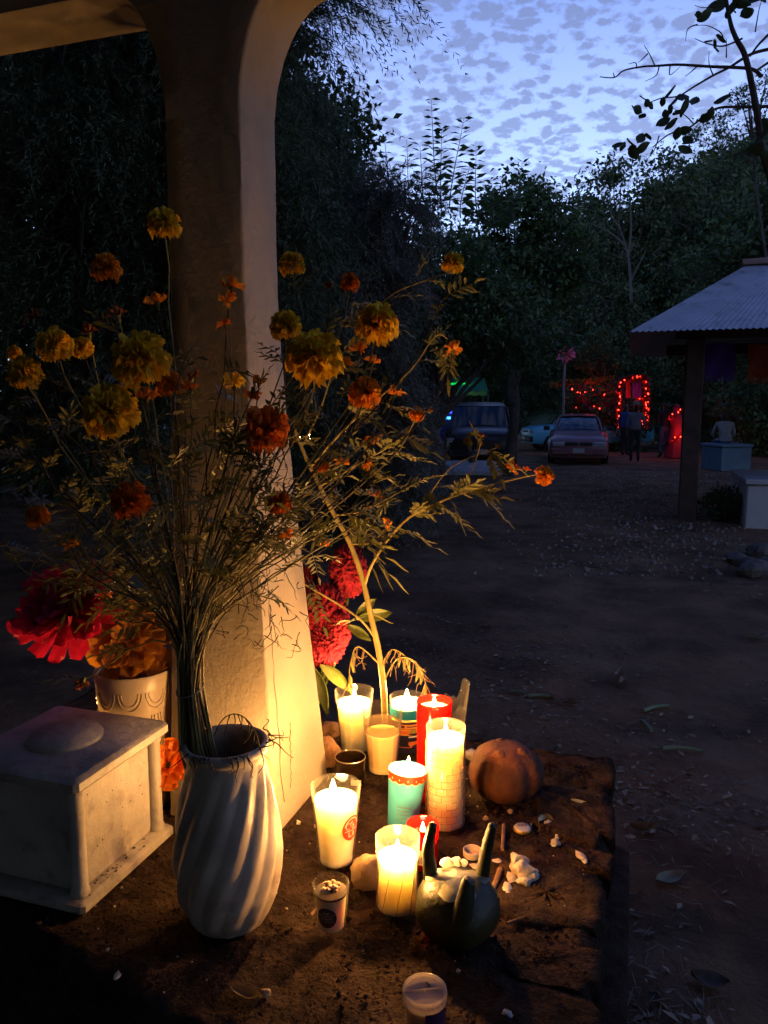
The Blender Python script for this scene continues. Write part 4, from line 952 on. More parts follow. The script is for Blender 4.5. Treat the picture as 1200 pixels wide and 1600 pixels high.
# ------------------------------------------------------------------ tall marigold plant behind the candles
def branch():
    org = Vector((.004, 1.475, 0)); t = thing('marigold_branch', 'tall thick-stemmed marigold branch with yellow leaves rising behind the candles', 'plant', org)
    rg = random.Random(5); leaves = MB(); dead = MB()
    Y = 1.475
    def A(px, py, y=Y): return at(px, py, y)
    main = smooth_path([org, A(600, 1085), A(592, 1020), A(580, 965), A(565, 900), A(545, 845), A(520, 800), A(500, 760), A(478, 715), A(460, 670)], 4)
    def S(path, r0, r1, mat=M_STEM, n=8): mb = MB(); mb.tube([p-org for p in path], taper(len(path), r0, r1), n); mb.build('stem', mat, t); return path
    S(main, .0068, .0032)
    GOLD = pmat('pale marigold stem', (.40, .31, .09), (.28, .21, .06), rough=.6, scale=40)
    side = [([(570, 915), (580, 885), (605, 845), (640, 808), (690, 783), (740, 765), (790, 752), (835, 742), (848, 743)], .0030, .0013, 1.45), ([(588, 1000), (565, 970), (530, 945), (470, 910)], .0024, .0016, 1.46), ([(525, 805), (560, 800), (590, 785)], .002, .0012, 1.45),
            ([(548, 850), (580, 848), (600, 828)], .0018, .001, 1.45), ([(510, 780), (470, 770), (440, 800)], .002, .0012, 1.5), ([(485, 730), (520, 690), (570, 640), (640, 580), (680, 525), (700, 530)], .0026, .001, 1.42), ([(470, 700), (500, 640), (530, 560), (600, 470), (660, 440), (706, 425)], .0022, .0009, 1.5),
            ([(500, 760), (560, 725), (620, 690), (648, 660)], .002, .001, 1.42), ([(700, 780), (735, 740), (752, 690)], .0015, .0009, 1.44), ([(640, 808), (660, 790), (705, 730), (775, 700)], .0016, .0008, 1.46), ([(595, 1040), (560, 1010), (548, 1035), (545, 1065)], .0016, .0009, 1.47), ([(598, 1070), (620, 1030), (650, 1035), (668, 1075)], .0018, .0009, 1.45), ([(594, 1045), (612, 1015), (640, 1030), (665, 1050)], .0014, .0008, 1.46)]
    for k, (pts, r0, r1, y) in enumerate(side):
        P = smooth_path([A(px, py, Y+(y-Y)*min(1, i/2)) for i, (px, py) in enumerate(pts)], 4); S(P, r0, r1, GOLD if k in (0, 1, 2, 3) else M_STEM, 7)
        nl = {0: 11, 5: 10, 6: 8, 7: 6}.get(k, 3)
        if k >= 10:
            for q in range(14):
                p = P[rg.randint(3, len(P)-1)]; curl_tendril(dead, p-org, (rg.uniform(-.6, .6), rg.uniform(-.4, .4), -.8), rg.uniform(.02, .05), rg, .0012, 10, .7)
            for q in range(4):
                p = P[rg.randint(len(P)//2, len(P)-1)]; leaflet(leaves, p-org, Vector((rg.uniform(-.3, .3), 0, -1)).normalized(), Vector((1, 0, 0)), .03, .008, .1)
            continue
        for q in range(nl):
            i = rg.randint(len(P)//4, int(len(P)*(.68 if k == 0 else 1))-2); p = P[i]; tg = (P[i+1]-P[i]).normalized()
            pinnate(leaves, p-org, (tg*.6+Vector((rg.uniform(-.6, .8), rg.uniform(-.6, .4), rg.uniform(-.7, .6)))), rg.uniform(.045, .085), rg, rg.randint(4, 6), .0075, rg.uniform(.024, .036), .35)
    for px, py, dx, dz in ((600, 870, .8, -.3), (590, 880, .6, -.8), (575, 960, .9, -.1), (578, 880, .5, -.9), (545, 800, .1, -1), (570, 790, .3, -1), (605, 895, .7, -.5)):
        leaflet(leaves, A(px, py)-org, Vector((dx, -.2, dz)).normalized(), Vector((.2, -.9, .4)).normalized(), .055, .014, .2)
    for i, (px, py, y, r, k, d) in enumerate(((852, 743, 1.43, .0200, 'o', (.7, -.5, .3)), (800, 733, 1.45, .0155, 'R', (.3, -.6, .5)), (588, 776, 1.45, .014, 'R', (.2, -.1, 1)), (600, 820, 1.45, .015, 'O', (1, -.2, .2)), (508, 845, 1.45, .011, 'O', (.1, -.3, -1)), (440, 830, 1.5, .012, 'O', (0, -.3, -1)), (752, 682, 1.44, .0085, 'D', (.2, 0, 1)), (705, 545, 1.42, .014, 'O', (.2, -.4, -.6)), (777, 698, 1.46, .006, 'D', (.5, 0, .6)), (823, 735, 1.46, .008, 'R', (.3, -.3, .8)), (672, 642, 1.42, .006, 'D', (.5, 0, 1)))):
        head(t, k, A(px, py, y), r, d, i, org)
    o = leaves.build('foliage', pmat('yellow-green marigold leaf', (.22, .20, .055), (.10, .11, .03), rough=.55, island=True, translucent=.3), t, angle=None); o['kind'] = 'stuff'
    o = dead.build('withered_leaves', pmat('withered leaf', (.24, .14, .06), (.12, .07, .03), rough=.8, island=True), t, angle=None); o['kind'] = 'stuff'
branch()

# ------------------------------------------------------------------ cockscomb bunch
def cockscomb():
    org = on(488, 1150); org.z = 0; Y = org.y+.03
    t = thing('cockscomb_bunch', 'crimson velvety cockscomb flowers with green leaves beside the cross', 'flowers', org)
    V_ = pmat('crimson velvet', (.50, .008, .055), (.20, .003, .02), rough=.8, scale=120, detail=4, bump=.8, bscale=320, bdist=.004, translucent=.15)
    g = pmat('cockscomb leaf', (.13, .16, .04), (.07, .10, .022), rough=.45, scale=30, translucent=.3)
    for k, (px, py, rx, rz, y) in enumerate(((508, 968, .044, .066, Y), (544, 893, .036, .050, Y+.04), (478, 1008, .034, .050, Y-.01), (476, 930, .034, .055, Y+.06), (508, 1008, .036, .040, Y-.03), (528, 985, .024, .036, Y-.03))):
        c = at(px, py, y)-org; mb = MB(); nu, nv = 110, 64; rings = []
        for i in range(nv+1):
            th = pi*i/nv; ring = []
            for j in range(nu):
                a = 2*pi*j/nu; n_ = Vector((sin(th)*cos(a), sin(th)*sin(a), -cos(th)))
                q = n_*3.6+Vector((k*7, 0, 0)); w = Vector((mn.noise(q*1.5), mn.noise(q*1.5+Vector((9, 0, 0))), mn.noise(q*1.5+Vector((0, 9, 0)))))
                d = 1-abs(mn.noise(q*1.15+w*1.1))*1.9; e = 1-abs(mn.noise(q*3.2+w*2.0))*1.6
                s = 1+.40*(d-.5)+.20*(e-.5)+.05*mn.noise(q*9)
                ring.append((c.x+n_.x*rx*s, c.y+n_.y*rx*.8*s, c.z+n_.z*rz*s))
            rings.append(ring)
        mb.loft(rings); mb.build('flower_head', V_, t, angle=None)
        b = c+Vector((0, 0, -rz*.8)); P = bez((0, 0, .0), (0, 0, .1), b+Vector((0, 0, -.06)), b, 8); mb = MB(); mb.tube(P, .0045, 8); mb.build('stem', g, t)
    for px, py, dx, dy, dz, L_ in ((497, 1040, .35, -.3, -1, .10), (483, 1045, -.1, -.3, -1, .10), (505, 1035, .8, -.3, -.6, .085), (560, 965, 1, -.2, .25, .075), (545, 975, .9, -.3, -.5, .06), (490, 1060, .1, -.4, -1, .085), (560, 960, .6, -.3, .6, .06)):
        p = at(px, py, Y-.04)-org; d = Vector((dx, dy, dz)).normalized(); mb = MB(); V, F = leafmesh(L_, L_*.36, .35, int(px)); V = [(x+L_*.5, y, z) for x, y, z in V]; mb.add(V, F)
        o = mb.build('leaf', g, t, p, angle=None); o.rotation_mode = 'QUATERNION'; o.rotation_quaternion = d.to_track_quat('X', 'Y')
cockscomb()

# ------------------------------------------------------------------ cloth flowers in the cream vase
def silk(name, label, p, facing, layers, mat, seed, stem_to=None, heart=None):
    t = thing(name, label, 'flower', p); rg = random.Random(seed); q = Vector((0, 0, 1)).rotation_difference(Vector(facing).normalized())
    for (n, L_, W_, cup, cl) in layers:
        for k in range(n):
            a = 2*pi*(k+rg.uniform(-.25, .25))/n+L_*40; th = cup+rg.uniform(-.18, .18)
            d = q@Vector((sin(th)*cos(a), sin(th)*sin(a), cos(th))); ax = q@Vector((0, 0, 1)); s = ax.cross(d).normalized()
            mb = MB(); petal(mb, d*.010, d, s, L_*rg.uniform(.88, 1.08), W_*rg.uniform(.9, 1.1), cl+rg.uniform(-.12, .12), rg, 8, 7, .16, .06); o = mb.build('petal', mat, t, angle=None)
    if heart: mb = MB(); mb.blob((0, 0, 0), (.012, .012, .012), seed, .3, 12, 8); mb.build('heart', heart, t)
    if stem_to is not None:
        P = bez((0, 0, 0), -(q@Vector((0, 0, 1)))*.06, Vector(stem_to)-Vector(p)+Vector((0, 0, .05)), Vector(stem_to)-Vector(p), 8); mb = MB(); mb.tube(P, .0022, 6); mb.build('stem', M_CALYX, t)
    return t
M_PINK = pmat('crimson cloth petal', (.60, .016, .075), (.36, .008, .045), rough=.75, scale=45, translucent=.45, bump=.5, bscale=140, bdist=.003)
M_GOLD = pmat('golden cloth petal', (.62, .28, .03), (.42, .15, .02), rough=.75, scale=45, translucent=.40, bump=.5, bscale=140, bdist=.003)
silk('cloth_flower', 'large crimson cloth flower drooping left of the cream vase', at(108, 955, 1.27), (-.2, -.55, .6), [(13, .090, .036, 1.85, -.30), (13, .086, .036, 1.55, -.22), (11, .072, .034, 1.25, -.10), (9, .056, .03, .9, .05), (7, .040, .026, .5, .2)], M_PINK, 3, EMB+Vector((-.02, 0, .2)), M_CALYX)
silk('cloth_flower', 'golden orange cloth flower sitting in the mouth of the cream vase', at(207, 1000, 1.285), (.1, -.75, .5), [(12, .070, .034, 1.75, -.25), (11, .064, .032, 1.45, -.15), (10, .052, .028, 1.1, .0), (8, .040, .022, .75, .1), (6, .028, .018, .4, .2)], M_GOLD, 5, EMB+Vector((.01, 0, .2)), M_ORA)
silk('cloth_flower', 'small rust orange cloth flower on the soil behind the marble box', at(264, 1196, 1.215), (.1, -.7, .45), [(9, .040, .024, 1.5, -.2), (8, .034, .022, 1.1, -.1), (6, .024, .018, .6, .1)], M_REDO, 9)
# ------------------------------------------------------------------ trees
def leaf_arrays(P, D, Nn, L_, W_):
    """folded diamond leaves: base, left, tip, right"""
    S = np.cross(D, Nn); S /= np.linalg.norm(S, axis=1)[:, None]+1e-9
    U = np.cross(S, D)
    base = P; tip = P+D*L_[:, None]; mid = P+D*(L_*.45)[:, None]
    a = mid+S*(W_*.5)[:, None]+U*(W_*.18)[:, None]; b = mid-S*(W_*.5)[:, None]+U*(W_*.18)[:, None]
    return np.stack([base, a, tip, b], 1).reshape(-1, 3)
def leaf_mesh(name, V, mat, extra=None):
    n = len(V)//4; me = bpy.data.meshes.new(name)
    me.vertices.add(n*4); me.vertices.foreach_set('co', V.astype(np.float32).ravel())
    idx = np.arange(n)[:, None]*4+np.array([[0, 1, 2, 0, 2, 3]]); me.loops.add(n*6); me.loops.foreach_set('vertex_index', idx.astype(np.int32).ravel())
    me.polygons.add(n*2); me.polygons.foreach_set('loop_start', np.arange(n*2, dtype=np.int32)*3)
    try: me.polygons.foreach_set('loop_total', np.full(n*2, 3, dtype=np.int32))
    except Exception: pass
    me.materials.append(mat); me.update(calc_edges=True); me.validate(); return me
def unit(A): return A/(np.linalg.norm(A, axis=1)[:, None]+1e-9)
def cloud(rs, blobs, ncl, nleaf, sig, L_, W_, up=.5, shell_=.55):
    """leaves in clumps spread through ellipsoid volumes (cx,cy,cz,rx,ry,rz)"""
    B = np.array(blobs); w = B[:, 3]*B[:, 4]*B[:, 5]; w = w**(2/3); w /= w.sum()
    bi = rs.choice(len(B), ncl, p=w); d = unit(rs.normal(size=(ncl, 3))); r = (shell_+(1-shell_)*rs.random(ncl))**.7
    C = B[bi, :3]+d*B[bi, 3:6]*r[:, None]
    ci = rs.integers(0, ncl, nleaf); sg = sig*(.6+.8*rs.random(ncl))[ci]
    P = C[ci]+rs.normal(size=(nleaf, 3))*sg[:, None]*np.array([1, 1, .6])
    D = unit(rs.normal(size=(nleaf, 3))+d[ci]*.6+np.array([0, 0, -.35])); Nn = unit(rs.normal(size=(nleaf, 3))*.7+np.array([0, 0, up+.4]))
    ll = L_*(.6+.7*rs.random(nleaf)); return leaf_arrays(P, D, Nn, ll, ll*W_), C
M_BARK = pmat('bark', (.10, .085, .07), (.05, .042, .035), rough=.95, scale=8, bump=.8, bscale=20)
M_FOL = [pmat('dark evergreen leaves', (.080, .125, .045), (.034, .058, .024), rough=.6, island=True, translucent=.2),
         pmat('mid green leaves', (.115, .19, .058), (.048, .088, .032), rough=.55, island=True, translucent=.25),
         pmat('grey feathery leaves', (.20, .20, .165), (.10, .105, .085), rough=.7, island=True, translucent=.2),
         pmat('feathery green leaves', (.11, .155, .075), (.045, .07, .038), rough=.65, island=True, translucent=.2)]
def limbs(base, top, targets, r0, seed, kmin=.3):
    rg = random.Random(seed); mb = MB(); base = Vector(base); top = Vector(top)
    P = [base.lerp(top, i/8)+Vector((rg.uniform(-1, 1), rg.uniform(-1, 1), 0))*r0*.8*(0 < i < 8) for i in range(9)]
    P = smooth_path(P, 2); mb.tube(P, taper(len(P), r0, r0*.35), 9)
    mb2 = MB()
    for c in targets:
        c = Vector(c); k = rg.uniform(kmin, .95); s = base.lerp(top, k); m_ = s.lerp(c, .5)+Vector((0, 0, (c-s).length*rg.uniform(.0, .2)))
        Q = bez(s, s.lerp(m_, .6), m_, c, 6); l_ = (c-s).length; mb2.tube(Q, taper(7, min(r0*.5, .012+l_*.016), .006), 5)
    return mb, mb2
def tree_thing(name, label, loc, trunk, limb, crown_me, group='trees around the yard', scale=1, rz=0, kind='crown'):
    t = thing(name, label, 'tree', loc, rz, group); t.scale = (scale,)*3
    trunk.build('trunk', M_BARK, t); limb.build('branches', M_BARK, t); link(kind, crown_me, None, t); return t
def broadleaf(seed, h, r, mat, nleaf=26000, ncl=260, leaf=.10, low=.25, nb=11, wid=.55, sig=None):
    rs = np.random.default_rng(seed); blobs = []
    for k in range(nb):
        a = rs.random()*6.28; q = sqrt(rs.random()); z = low*h+(h*(1-low)*.86)*rs.random(); env = sin(pi*min(1, max(.12, (z/h-low*.7)/(1.05-low*.7))))**.6
        blobs.append((cos(a)*q*r*.62*env, sin(a)*q*r*.62*env, z, r*.48*env+.1, r*.48*env+.1, h*.15))
    V, C = cloud(rs, blobs, ncl, nleaf, sig or r*.075, leaf, wid)
    tr, lb = limbs((0, 0, 0), (0, 0, h*.75), C[::3].tolist(), h*.022, seed)
    return tr, lb, leaf_mesh('crown', V, mat)
def sprays(rs, starts, dirs, L_, nd, nl, wl, mat, droop=.6, name='crown'):
    """hanging sprays of fine needles along drooping twigs"""
    n = len(starts); A = []
    T = np.linspace(.05, 1, nd)
    ll = L_*(.6+.8*rs.random(n))
    for t in T:
        pos = starts+dirs*(ll*t)[:, None]+np.array([0, 0, -1])*(droop*ll*t*t)[:, None]
        tg = unit(dirs+np.array([0, 0, -1])*(2*droop*t))
        for k in range(2):
            jit = unit(rs.normal(size=(n, 3))); D = unit(tg+jit*.75); l2 = nl*(.6+.8*rs.random(n))*(1.15-.6*t)
            A.append(leaf_arrays(pos, D, unit(rs.normal(size=(n, 3))), l2, np.full(n, wl)))
    return leaf_mesh(name, np.concatenate(A), mat)
def feathery(seed, h, r, mat, n=2300, nb=10, L_=.55, low=.1, wl=.010, nl=.13, nd=16, squash=1.0, given=None):
    rs = np.random.default_rng(seed); blobs = list(given or [])
    nb = len(blobs) or nb
    for k in range(0 if given else nb):
        a = rs.random()*6.28; q = sqrt(rs.random()); z = low*h+h*(1-low)*.9*(k+.5)/nb; env = .55+.45*sin(pi*min(1, .15+z/h*.8))
        blobs.append((cos(a)*q*r*.5*env, sin(a)*q*r*.5*env, z, r*.55*env, r*.55*env, h*.11))
    B = np.array(blobs); ncl = max(60, n//13); bi = rs.integers(0, nb, ncl); d = unit(rs.normal(size=(ncl, 3))*np.array([1, 1, .6])+np.array([0, -.25, .2])); rr = .45+.6*rs.random(ncl)**.6
    C0 = B[bi, :3]+d*B[bi, 3:6]*rr[:, None]; cd = unit(d*.8+rs.normal(size=(ncl, 3))*.35+np.array([0, 0, .1]))
    ci = rs.integers(0, ncl, n); S = C0[ci]+rs.normal(size=(n, 3))*.10*(r/1.5); dirs = unit(cd[ci]+rs.normal(size=(n, 3))*.30)
    me = sprays(rs, S, dirs, L_, nd, nl, wl, mat, .85)
    tr, lb = limbs((0, 0, 0), (0, 0, h*.85), S[::14].tolist(), h*.020, seed)
    return tr, lb, me
# nearby feathery evergreens at the left
T1 = Vector((-2.2, 6.6, GZ))
f1 = feathery(1, 7.6, 2.25, M_FOL[3], 5600, 15, .62, .04, .010, .085, 24, given=[tuple(at(px-95, py, 6.6+dy)-T1)+(r, r, r*1.15) for px, py, r, dy in (
    (495, -60, .52, 0), (500, 40, .50, 0), (470, 130, .50, .1), (440, 230, .55, 0), (455, 330, .55, -.2), (480, 420, .52, 0), (440, 520, .55, .2), (400, 60, .6, .4), (380, 200, .6, .4), (380, 350, .6, .3), (390, 470, .6, .3), (300, 100, .7, .2), (290, 280, .7, 0), (300, 450, .7, .2), (210, 60, .7, .5), (200, 200, .7, 0), (190, 350, .7, -.3), (420, 620, .6, .3), (300, 620, .7, .3), (200, 560, .7, 0), (560, -60, .4, .2))])
tree_thing('feathery_tree', 'tall dark feathery evergreen right behind the cross, its edge against the sky', tuple(T1), *f1)
f2 = feathery(2, 8.5, 2.9, M_FOL[3], 4200, 13, .95, .04, .015, .13, 20)
tree_thing('feathery_tree', 'dark feathery evergreen filling the upper left corner', (-6.0, 7.2, GZ), *f2)
f3 = feathery(3, 4.3, .75, M_FOL[2], 3000, 11, .45, .06, .010, .075, 18)
tree_thing('feathery_bush', 'greyish feathery tree below the sky between cross and leafy tree', (-.12, 9.0, GZ), *f3)
f4 = feathery(4, 5.3, 1.2, M_FOL[3], 3000, 11, .6, .06, .012, .10, 18)
tree_thing('feathery_tree', 'feathery tree seen just right of the cross under the sky', (-1.15, 9.8, GZ), *f4)
# black wall of trees behind, left
b1 = broadleaf(11, 9.5, 4.0, M_FOL[0], 36000, 330, .19, .05, 14)
for k, (x, y, s, lab) in enumerate(((-5.2, 14, 1.0, 'dark broad tree deep behind the cross at the left'), (-11.5, 12, 1.1, 'dark broad tree beyond the left frame edge'), (-1.6, 17, .95, 'dark broad tree hidden behind the cross shaft'), (-8.6, 15.5, 1.05, 'dark broad tree closing the left edge behind the evergreens'))):
    r_ = tree_thing('broad_tree', lab, (x, y, GZ), b1[0], b1[1], b1[2], scale=s, rz=k*1.9)
# leafy tree with upright sprigs
def sprig_tree():
    rs = np.random.default_rng(21); rg = random.Random(21); org = Vector((.88, 13.5, GZ)); blobs = [(.2, 0, 3.0, 1.3, 1.1, .7), (.2, 0, 3.6, 1.1, 1, .9), (-.5, .2, 3.9, .8, .8, .7), (.75, .1, 3.3, .7, .8, .8), (1.3, 0, 3.0, .9, .9, .6), (0, 0, 4.4, .55, .55, .6), (-.7, 0, 3.0, .8, .8, .7)]
    V, C = cloud(rs, blobs, 190, 15000, .20, .125, .42); A = [V]; lim = MB()
    shoots = [((683, 320), (672, 165), .05), ((700, 330), (722, 195), .05), ((690, 330), (690, 200), .03), ((640, 330), (636, 210), .0), ((745, 350), (740, 240), .1), ((790, 380), (812, 262), .12), ((770, 370), (765, 290), .05), ((660, 320), (655, 235), 0), ((800, 390), (793, 300), 0), ((612, 330), (600, 215), 0), ((720, 340), (735, 255), .1)]
    for (a, b, bend) in shoots:
        p, q = at(*a, 13.5)-org, at(*b, 13.5)-org; p.y += rg.uniform(-.4, .4); q.y = p.y
        Q = bez(p, p.lerp(q, .3)+Vector((bend*-1, 0, 0)), p.lerp(q, .7), q, 16); lim.tube(Q, taper(17, .012, .003), 5)
        for i in range(2, 17, 1 if bend else 2):
            for sg in (-1, 1):
                d = Vector((sg*rg.uniform(.6, 1), rg.uniform(-.6, .6), rg.uniform(-.15, .55))).normalized(); L_ = .25*(1.15-.5*i/16)*rg.uniform(.7, 1.1)
                A.append(leaf_arrays(np.array([Q[i]]), np.array([d]), np.array([[0.2*sg, rg.uniform(-.8, .8), .6]]), np.array([L_]), np.array([L_*.36])))
    tr, lb = limbs((0, 0, 0), (0, 0, 3.6), C[::3].tolist(), .15, 5); lb.add(lim.v, lim.f)
    tree_thing('leafy_tree', 'leafy tree with upright sprigs standing out against the sky', org, tr, lb, leaf_mesh('crown', np.concatenate(A), M_FOL[1]))
sprig_tree()
# trees round the far side of the yard
b2 = broadleaf(31, 7.0, 3.0, M_FOL[1], 30000, 300, .16, .18, 13); b3 = broadleaf(32, 11.0, 4.6, M_FOL[0], 42000, 420, .20, .10, 16); b4 = broadleaf(33, 5.0, 2.6, M_FOL[1], 24000, 230, .15, .05, 11); b5 = broadleaf(34, 6.6, 1.5, M_FOL[1], 17000, 190, .14, .52, 11, .55, .16)
spots = [('slim_tree', 'slim-trunked tree standing in front of the dark car', (2.92, 17.9), b5, 1.0, .4), ('broad_tree', 'dense tree behind the green awning', (.2, 28.5), b3, .70, .3), ('broad_tree', 'dense tree between the awning and the pickup', (4.9, 36), b3, .66, 1.4),
         ('broad_tree', 'round dark tree directly behind the decorated pickup', (9.2, 39), b3, 1.05, 2.2), ('broad_tree', 'tall dark tree crowning the treeline right of the sky gap', (13.2, 45), b3, 1.42, 3.0), ('broad_tree', 'tall dark tree behind the shelter roof ridge', (19.5, 47), b3, 1.5, 4.1),
         ('broad_tree', 'leafy tree rising over the shelter at the right edge', (11.2, 19.5), b2, 1.12, .5), ('broad_tree', 'pale green tree at the right frame edge behind the roof', (9.6, 17.0), b2, .98, 1.7), ('leafy_bush', 'leafy bush behind the people and the shelter post', (8.6, 29.5), b4, .95, .7), ('leafy_bush', 'leafy bush to the right of the decorated arch', (12.3, 31), b4, 1.15, 2.0),
         ('leafy_bush', 'low leafy bush in the dark behind the seated person', (13.6, 26), b4, 1.2, 3.4), ('broad_tree', 'dark tree far behind the shelter at the right', (26, 44), b3, 1.5, 5.3), ('broad_tree', 'mid-green tree left of the pickup under the slim tree', (3.0, 31), b2, .92, 2.6), ('leafy_bush', 'dark bush between the awning and the cross', (-1.0, 24), b4, 1.3, 4.4), ('broad_tree', 'far dark tree at the foot of the sky gap', (8.0, 58), b3, .95, 5.0), ('broad_tree', 'dark tree behind the feathery evergreens', (-4, 24), b3, 1.0, 1.1)]
for nm, lab, (x, y), B_, s, rz in spots: tree_thing(nm, lab, (x, y, GZ), *B_, scale=s, rz=rz)
# unseen trees added behind and beside the viewer to block skylight
b6 = broadleaf(36, 10.0, 4.6, M_FOL[0], 45000, 420, .30, .06, 18)
for k, (x, y, s) in enumerate(((-7.5, 1.0, .95), (-5.5, -5.5, 1.0), (1.0, -7.0, 1.3), (-9.5, 6.0, .9), (-3.0, -3.6, .8), (5.2, -6.8, 1.15))):
    tree_thing('broad_tree', ('unseen broad tree added for shade left of the viewer', 'unseen broad tree added for shade behind the viewer to the left', 'unseen broad tree added for shade straight behind the viewer', 'unseen broad tree added for shade far left of the viewer', 'unseen smaller tree added for shade close behind the viewer', 'unseen broad tree added for shade behind the viewer to the right')[k], (x, y, GZ), *b6, scale=s, rz=k*1.3, group='unseen trees added for shade')
b7 = broadleaf(38, 10.5, 6.5, M_FOL[0], 90000, 700, .30, .58, 26)  # dense out-of-view crown, added to cover the zenith and darken the plinth
tree_thing('added_shade_tree', 'unseen spreading tree added overhead to keep skylight off the plinth', (-4.6, -2.6, GZ), *b7, scale=1.08, rz=.4, group='unseen trees added for shade')
def pale_branches():
    rg = random.Random(3); t = thing('bare_tree', 'pale leafless tree glimmering on the dark hillside', 'tree', (11.2, 34, GZ), 0, 'trees around the yard'); org = Vector((11.2, 34, GZ)); B_ = pmat('pale bark', (.10, .095, .085), rough=.9)
    mb = MB(); A = lambda px, py: at(px, py, 33.5)-org
    for pts, r in (([(986, 470), (984, 420), (978, 385), (965, 345)], .07), ([(982, 400), (986, 360), (985, 315)], .06), ([(978, 385), (955, 365), (925, 350)], .05), ([(970, 360), (958, 340), (950, 320)], .04), ([(985, 440), (1000, 410), (1010, 390)], .04)):
        P = smooth_path([A(*p) for p in pts], 4); mb.tube(P, taper(len(P), r, r*.35), 6)
    mb.build('trunk', B_, t)
pale_branches()
# branch of a big-leaved tree hanging into the picture from the right
def big_leaf_branch():
    Y = 5.6; org = Vector((3.55, Y, GZ)); t = thing('big_leaved_tree', 'sparse tree with big dark leaves leaning in from the upper right', 'tree', org, 0, 'trees around the yard')
    A = lambda px, py, y=Y: at(px, py, y)-org; rg = random.Random(6); mb = MB(); br = MB()
    def T(pts, r0, r1, m_=br, y=Y): P = smooth_path([A(px, py, y) for px, py in pts], 5); m_.tube(P, taper(len(P), r0, r1), 7); return P
    T([(1362, 960), (1340, 700), (1290, 450), (1240, 340), (1200, 268), (1180, 160), (1165, 90), (1150, 60), (1140, 30), (1130, -40), (1125, -140)], .036, .008, mb)
    # (coordinates read off the crown seen against the sky)
    T([(1190, 120), (1175, 108), (1140, 105), (1110, 104), (1060, 101), (1025, 103), (1005, 104), (975, 110), (960, 121), (937, 120)], .013, .003)
    T([(1210, 75), (1180, 82), (1160, 92), (1140, 105), (1114, 118), (1085, 135), (1060, 150), (1035, 153), (1015, 160)], .012, .003); T([(1215, 165), (1180, 167), (1150, 167), (1118, 170), (1090, 190), (1075, 200), (1045, 210), (1020, 230)], .012, .004)
    T([(1170, 105), (1150, 60), (1142, 40)], .01, .005); T([(1205, 50), (1185, 70), (1172, 88)], .010, .006); T([(1200, 98), (1185, 108), (1178, 112)], .009, .006); T([(1160, 60), (1130, 72), (1105, 68), (1085, 60)], .007, .002)
    for pts in ([(1023, 102), (1015, 85), (1006, 70)], [(1012, 84), (1004, 92), (997, 98)], [(1030, 103), (1025, 118), (1008, 127)], [(1047, 103), (1047, 117), (1063, 104)], [(995, 107), (993, 98), (982, 100)], [(1090, 103), (1080, 112), (1070, 120)], [(960, 120), (958, 113)], [(1114, 117), (1108, 100), (1108, 80)], [(1130, 60), (1125, 50), (1105, 40), (1086, 40)], [(1090, 38), (1075, 45), (1071, 65)], [(1180, 50), (1185, 20), (1190, 0)], [(1150, 20), (1135, 10), (1100, 12), (1085, 8)], [(1135, 90), (1135, 60)], [(1085, 195), (1070, 180), (1045, 165)], [(1030, 212), (1022, 235), (1010, 250)], [(1160, 166), (1150, 150), (1140, 148)]): T(pts, .005, .0015)
    leaves = [(1103, 25, .9), (1120, 12, 1.1), (1145, 15, 1.1), (1160, 5, 1.1), (1165, 22, .9), (1180, 2, .9), (1090, 25, .7), (1140, 35, .7), (1115, 70, .7), (1125, 62, .7), (1107, 66, .6), (1118, 78, .5), (1048, 146, .8), (1055, 160, .8), (1065, 155, 1.0), (1072, 168, 1.0), (1085, 160, .8), (1060, 178, .9), (1045, 172, .7), (1036, 192, .8), (1050, 195, .8), (1070, 205, .8), (1058, 210, .7), (1040, 180, .6), (1130, 157, .9), (1110, 180, .8), (1098, 186, .7), (1005, 155, .6), (1012, 162, .6), (998, 172, .7), (1003, 183, .6), (990, 170, .4), (1018, 165, .5), (985, 225, .8), (1000, 218, .8), (1005, 232, .9), (975, 230, .8), (990, 240, .9), (965, 228, .6), (1012, 215, .6), (1195, 195, 1.0), (1190, 230, .9), (1180, 235, .9), (1170, 238, .8), (1198, 245, .8), (1192, 215, .9), (1160, 240, .6), (1190, 0, .8), (1075, 220, .7), (1070, 235, .8), (1035, 160, .5)]
    me = MB()
    for k, (px, py, s) in enumerate(leaves):
        L_ = .135*s; V, F = leafmesh(L_, L_*.62, .25, k, 8, 5); q = Euler((rg.uniform(-1.3, 1.3), rg.uniform(-.9, .9), rg.uniform(0, 6.28))).to_matrix(); c = A(px, py, Y+rg.uniform(-.15, .15))
        m2 = MB(); m2.add([q@Vector(v) for v in V], F); m2.build('leaf', M_FOL[0], t, c, angle=None)
    mb.build('trunk', M_BARK, t); br.build('branches', M_BARK, t)
big_leaf_branch()
def lacy():
    rs = np.random.default_rng(8); org = Vector((7.4, 15.5, GZ)); t = thing('lacy_tree', 'thin lacy-leaved tree against the sky at the right edge', 'tree', org, 0, 'trees around the yard')
    blobs = [tuple((at(px, py, 15.5)-org))+(r, r, r*.9) for px, py, r in ((1110, 205, .45), (1160, 180, .5), (1195, 140, .45), (1140, 230, .5), (1190, 220, .6), (1080, 225, .35), (1215, 190, .6))]
    V, C = cloud(rs, blobs, 150, 3600, .07, .065, .5, shell_=.2); tr, lb = limbs((.9, 0, 0), tuple(at(1170, 170, 15.5)-org), C[::10].tolist(), .05, 8, .85)
    tr.build('trunk', M_BARK, t); lb.build('branches', M_BARK, t); link('crown', leaf_mesh('crown', V, M_FOL[1]), None, t)
lacy()
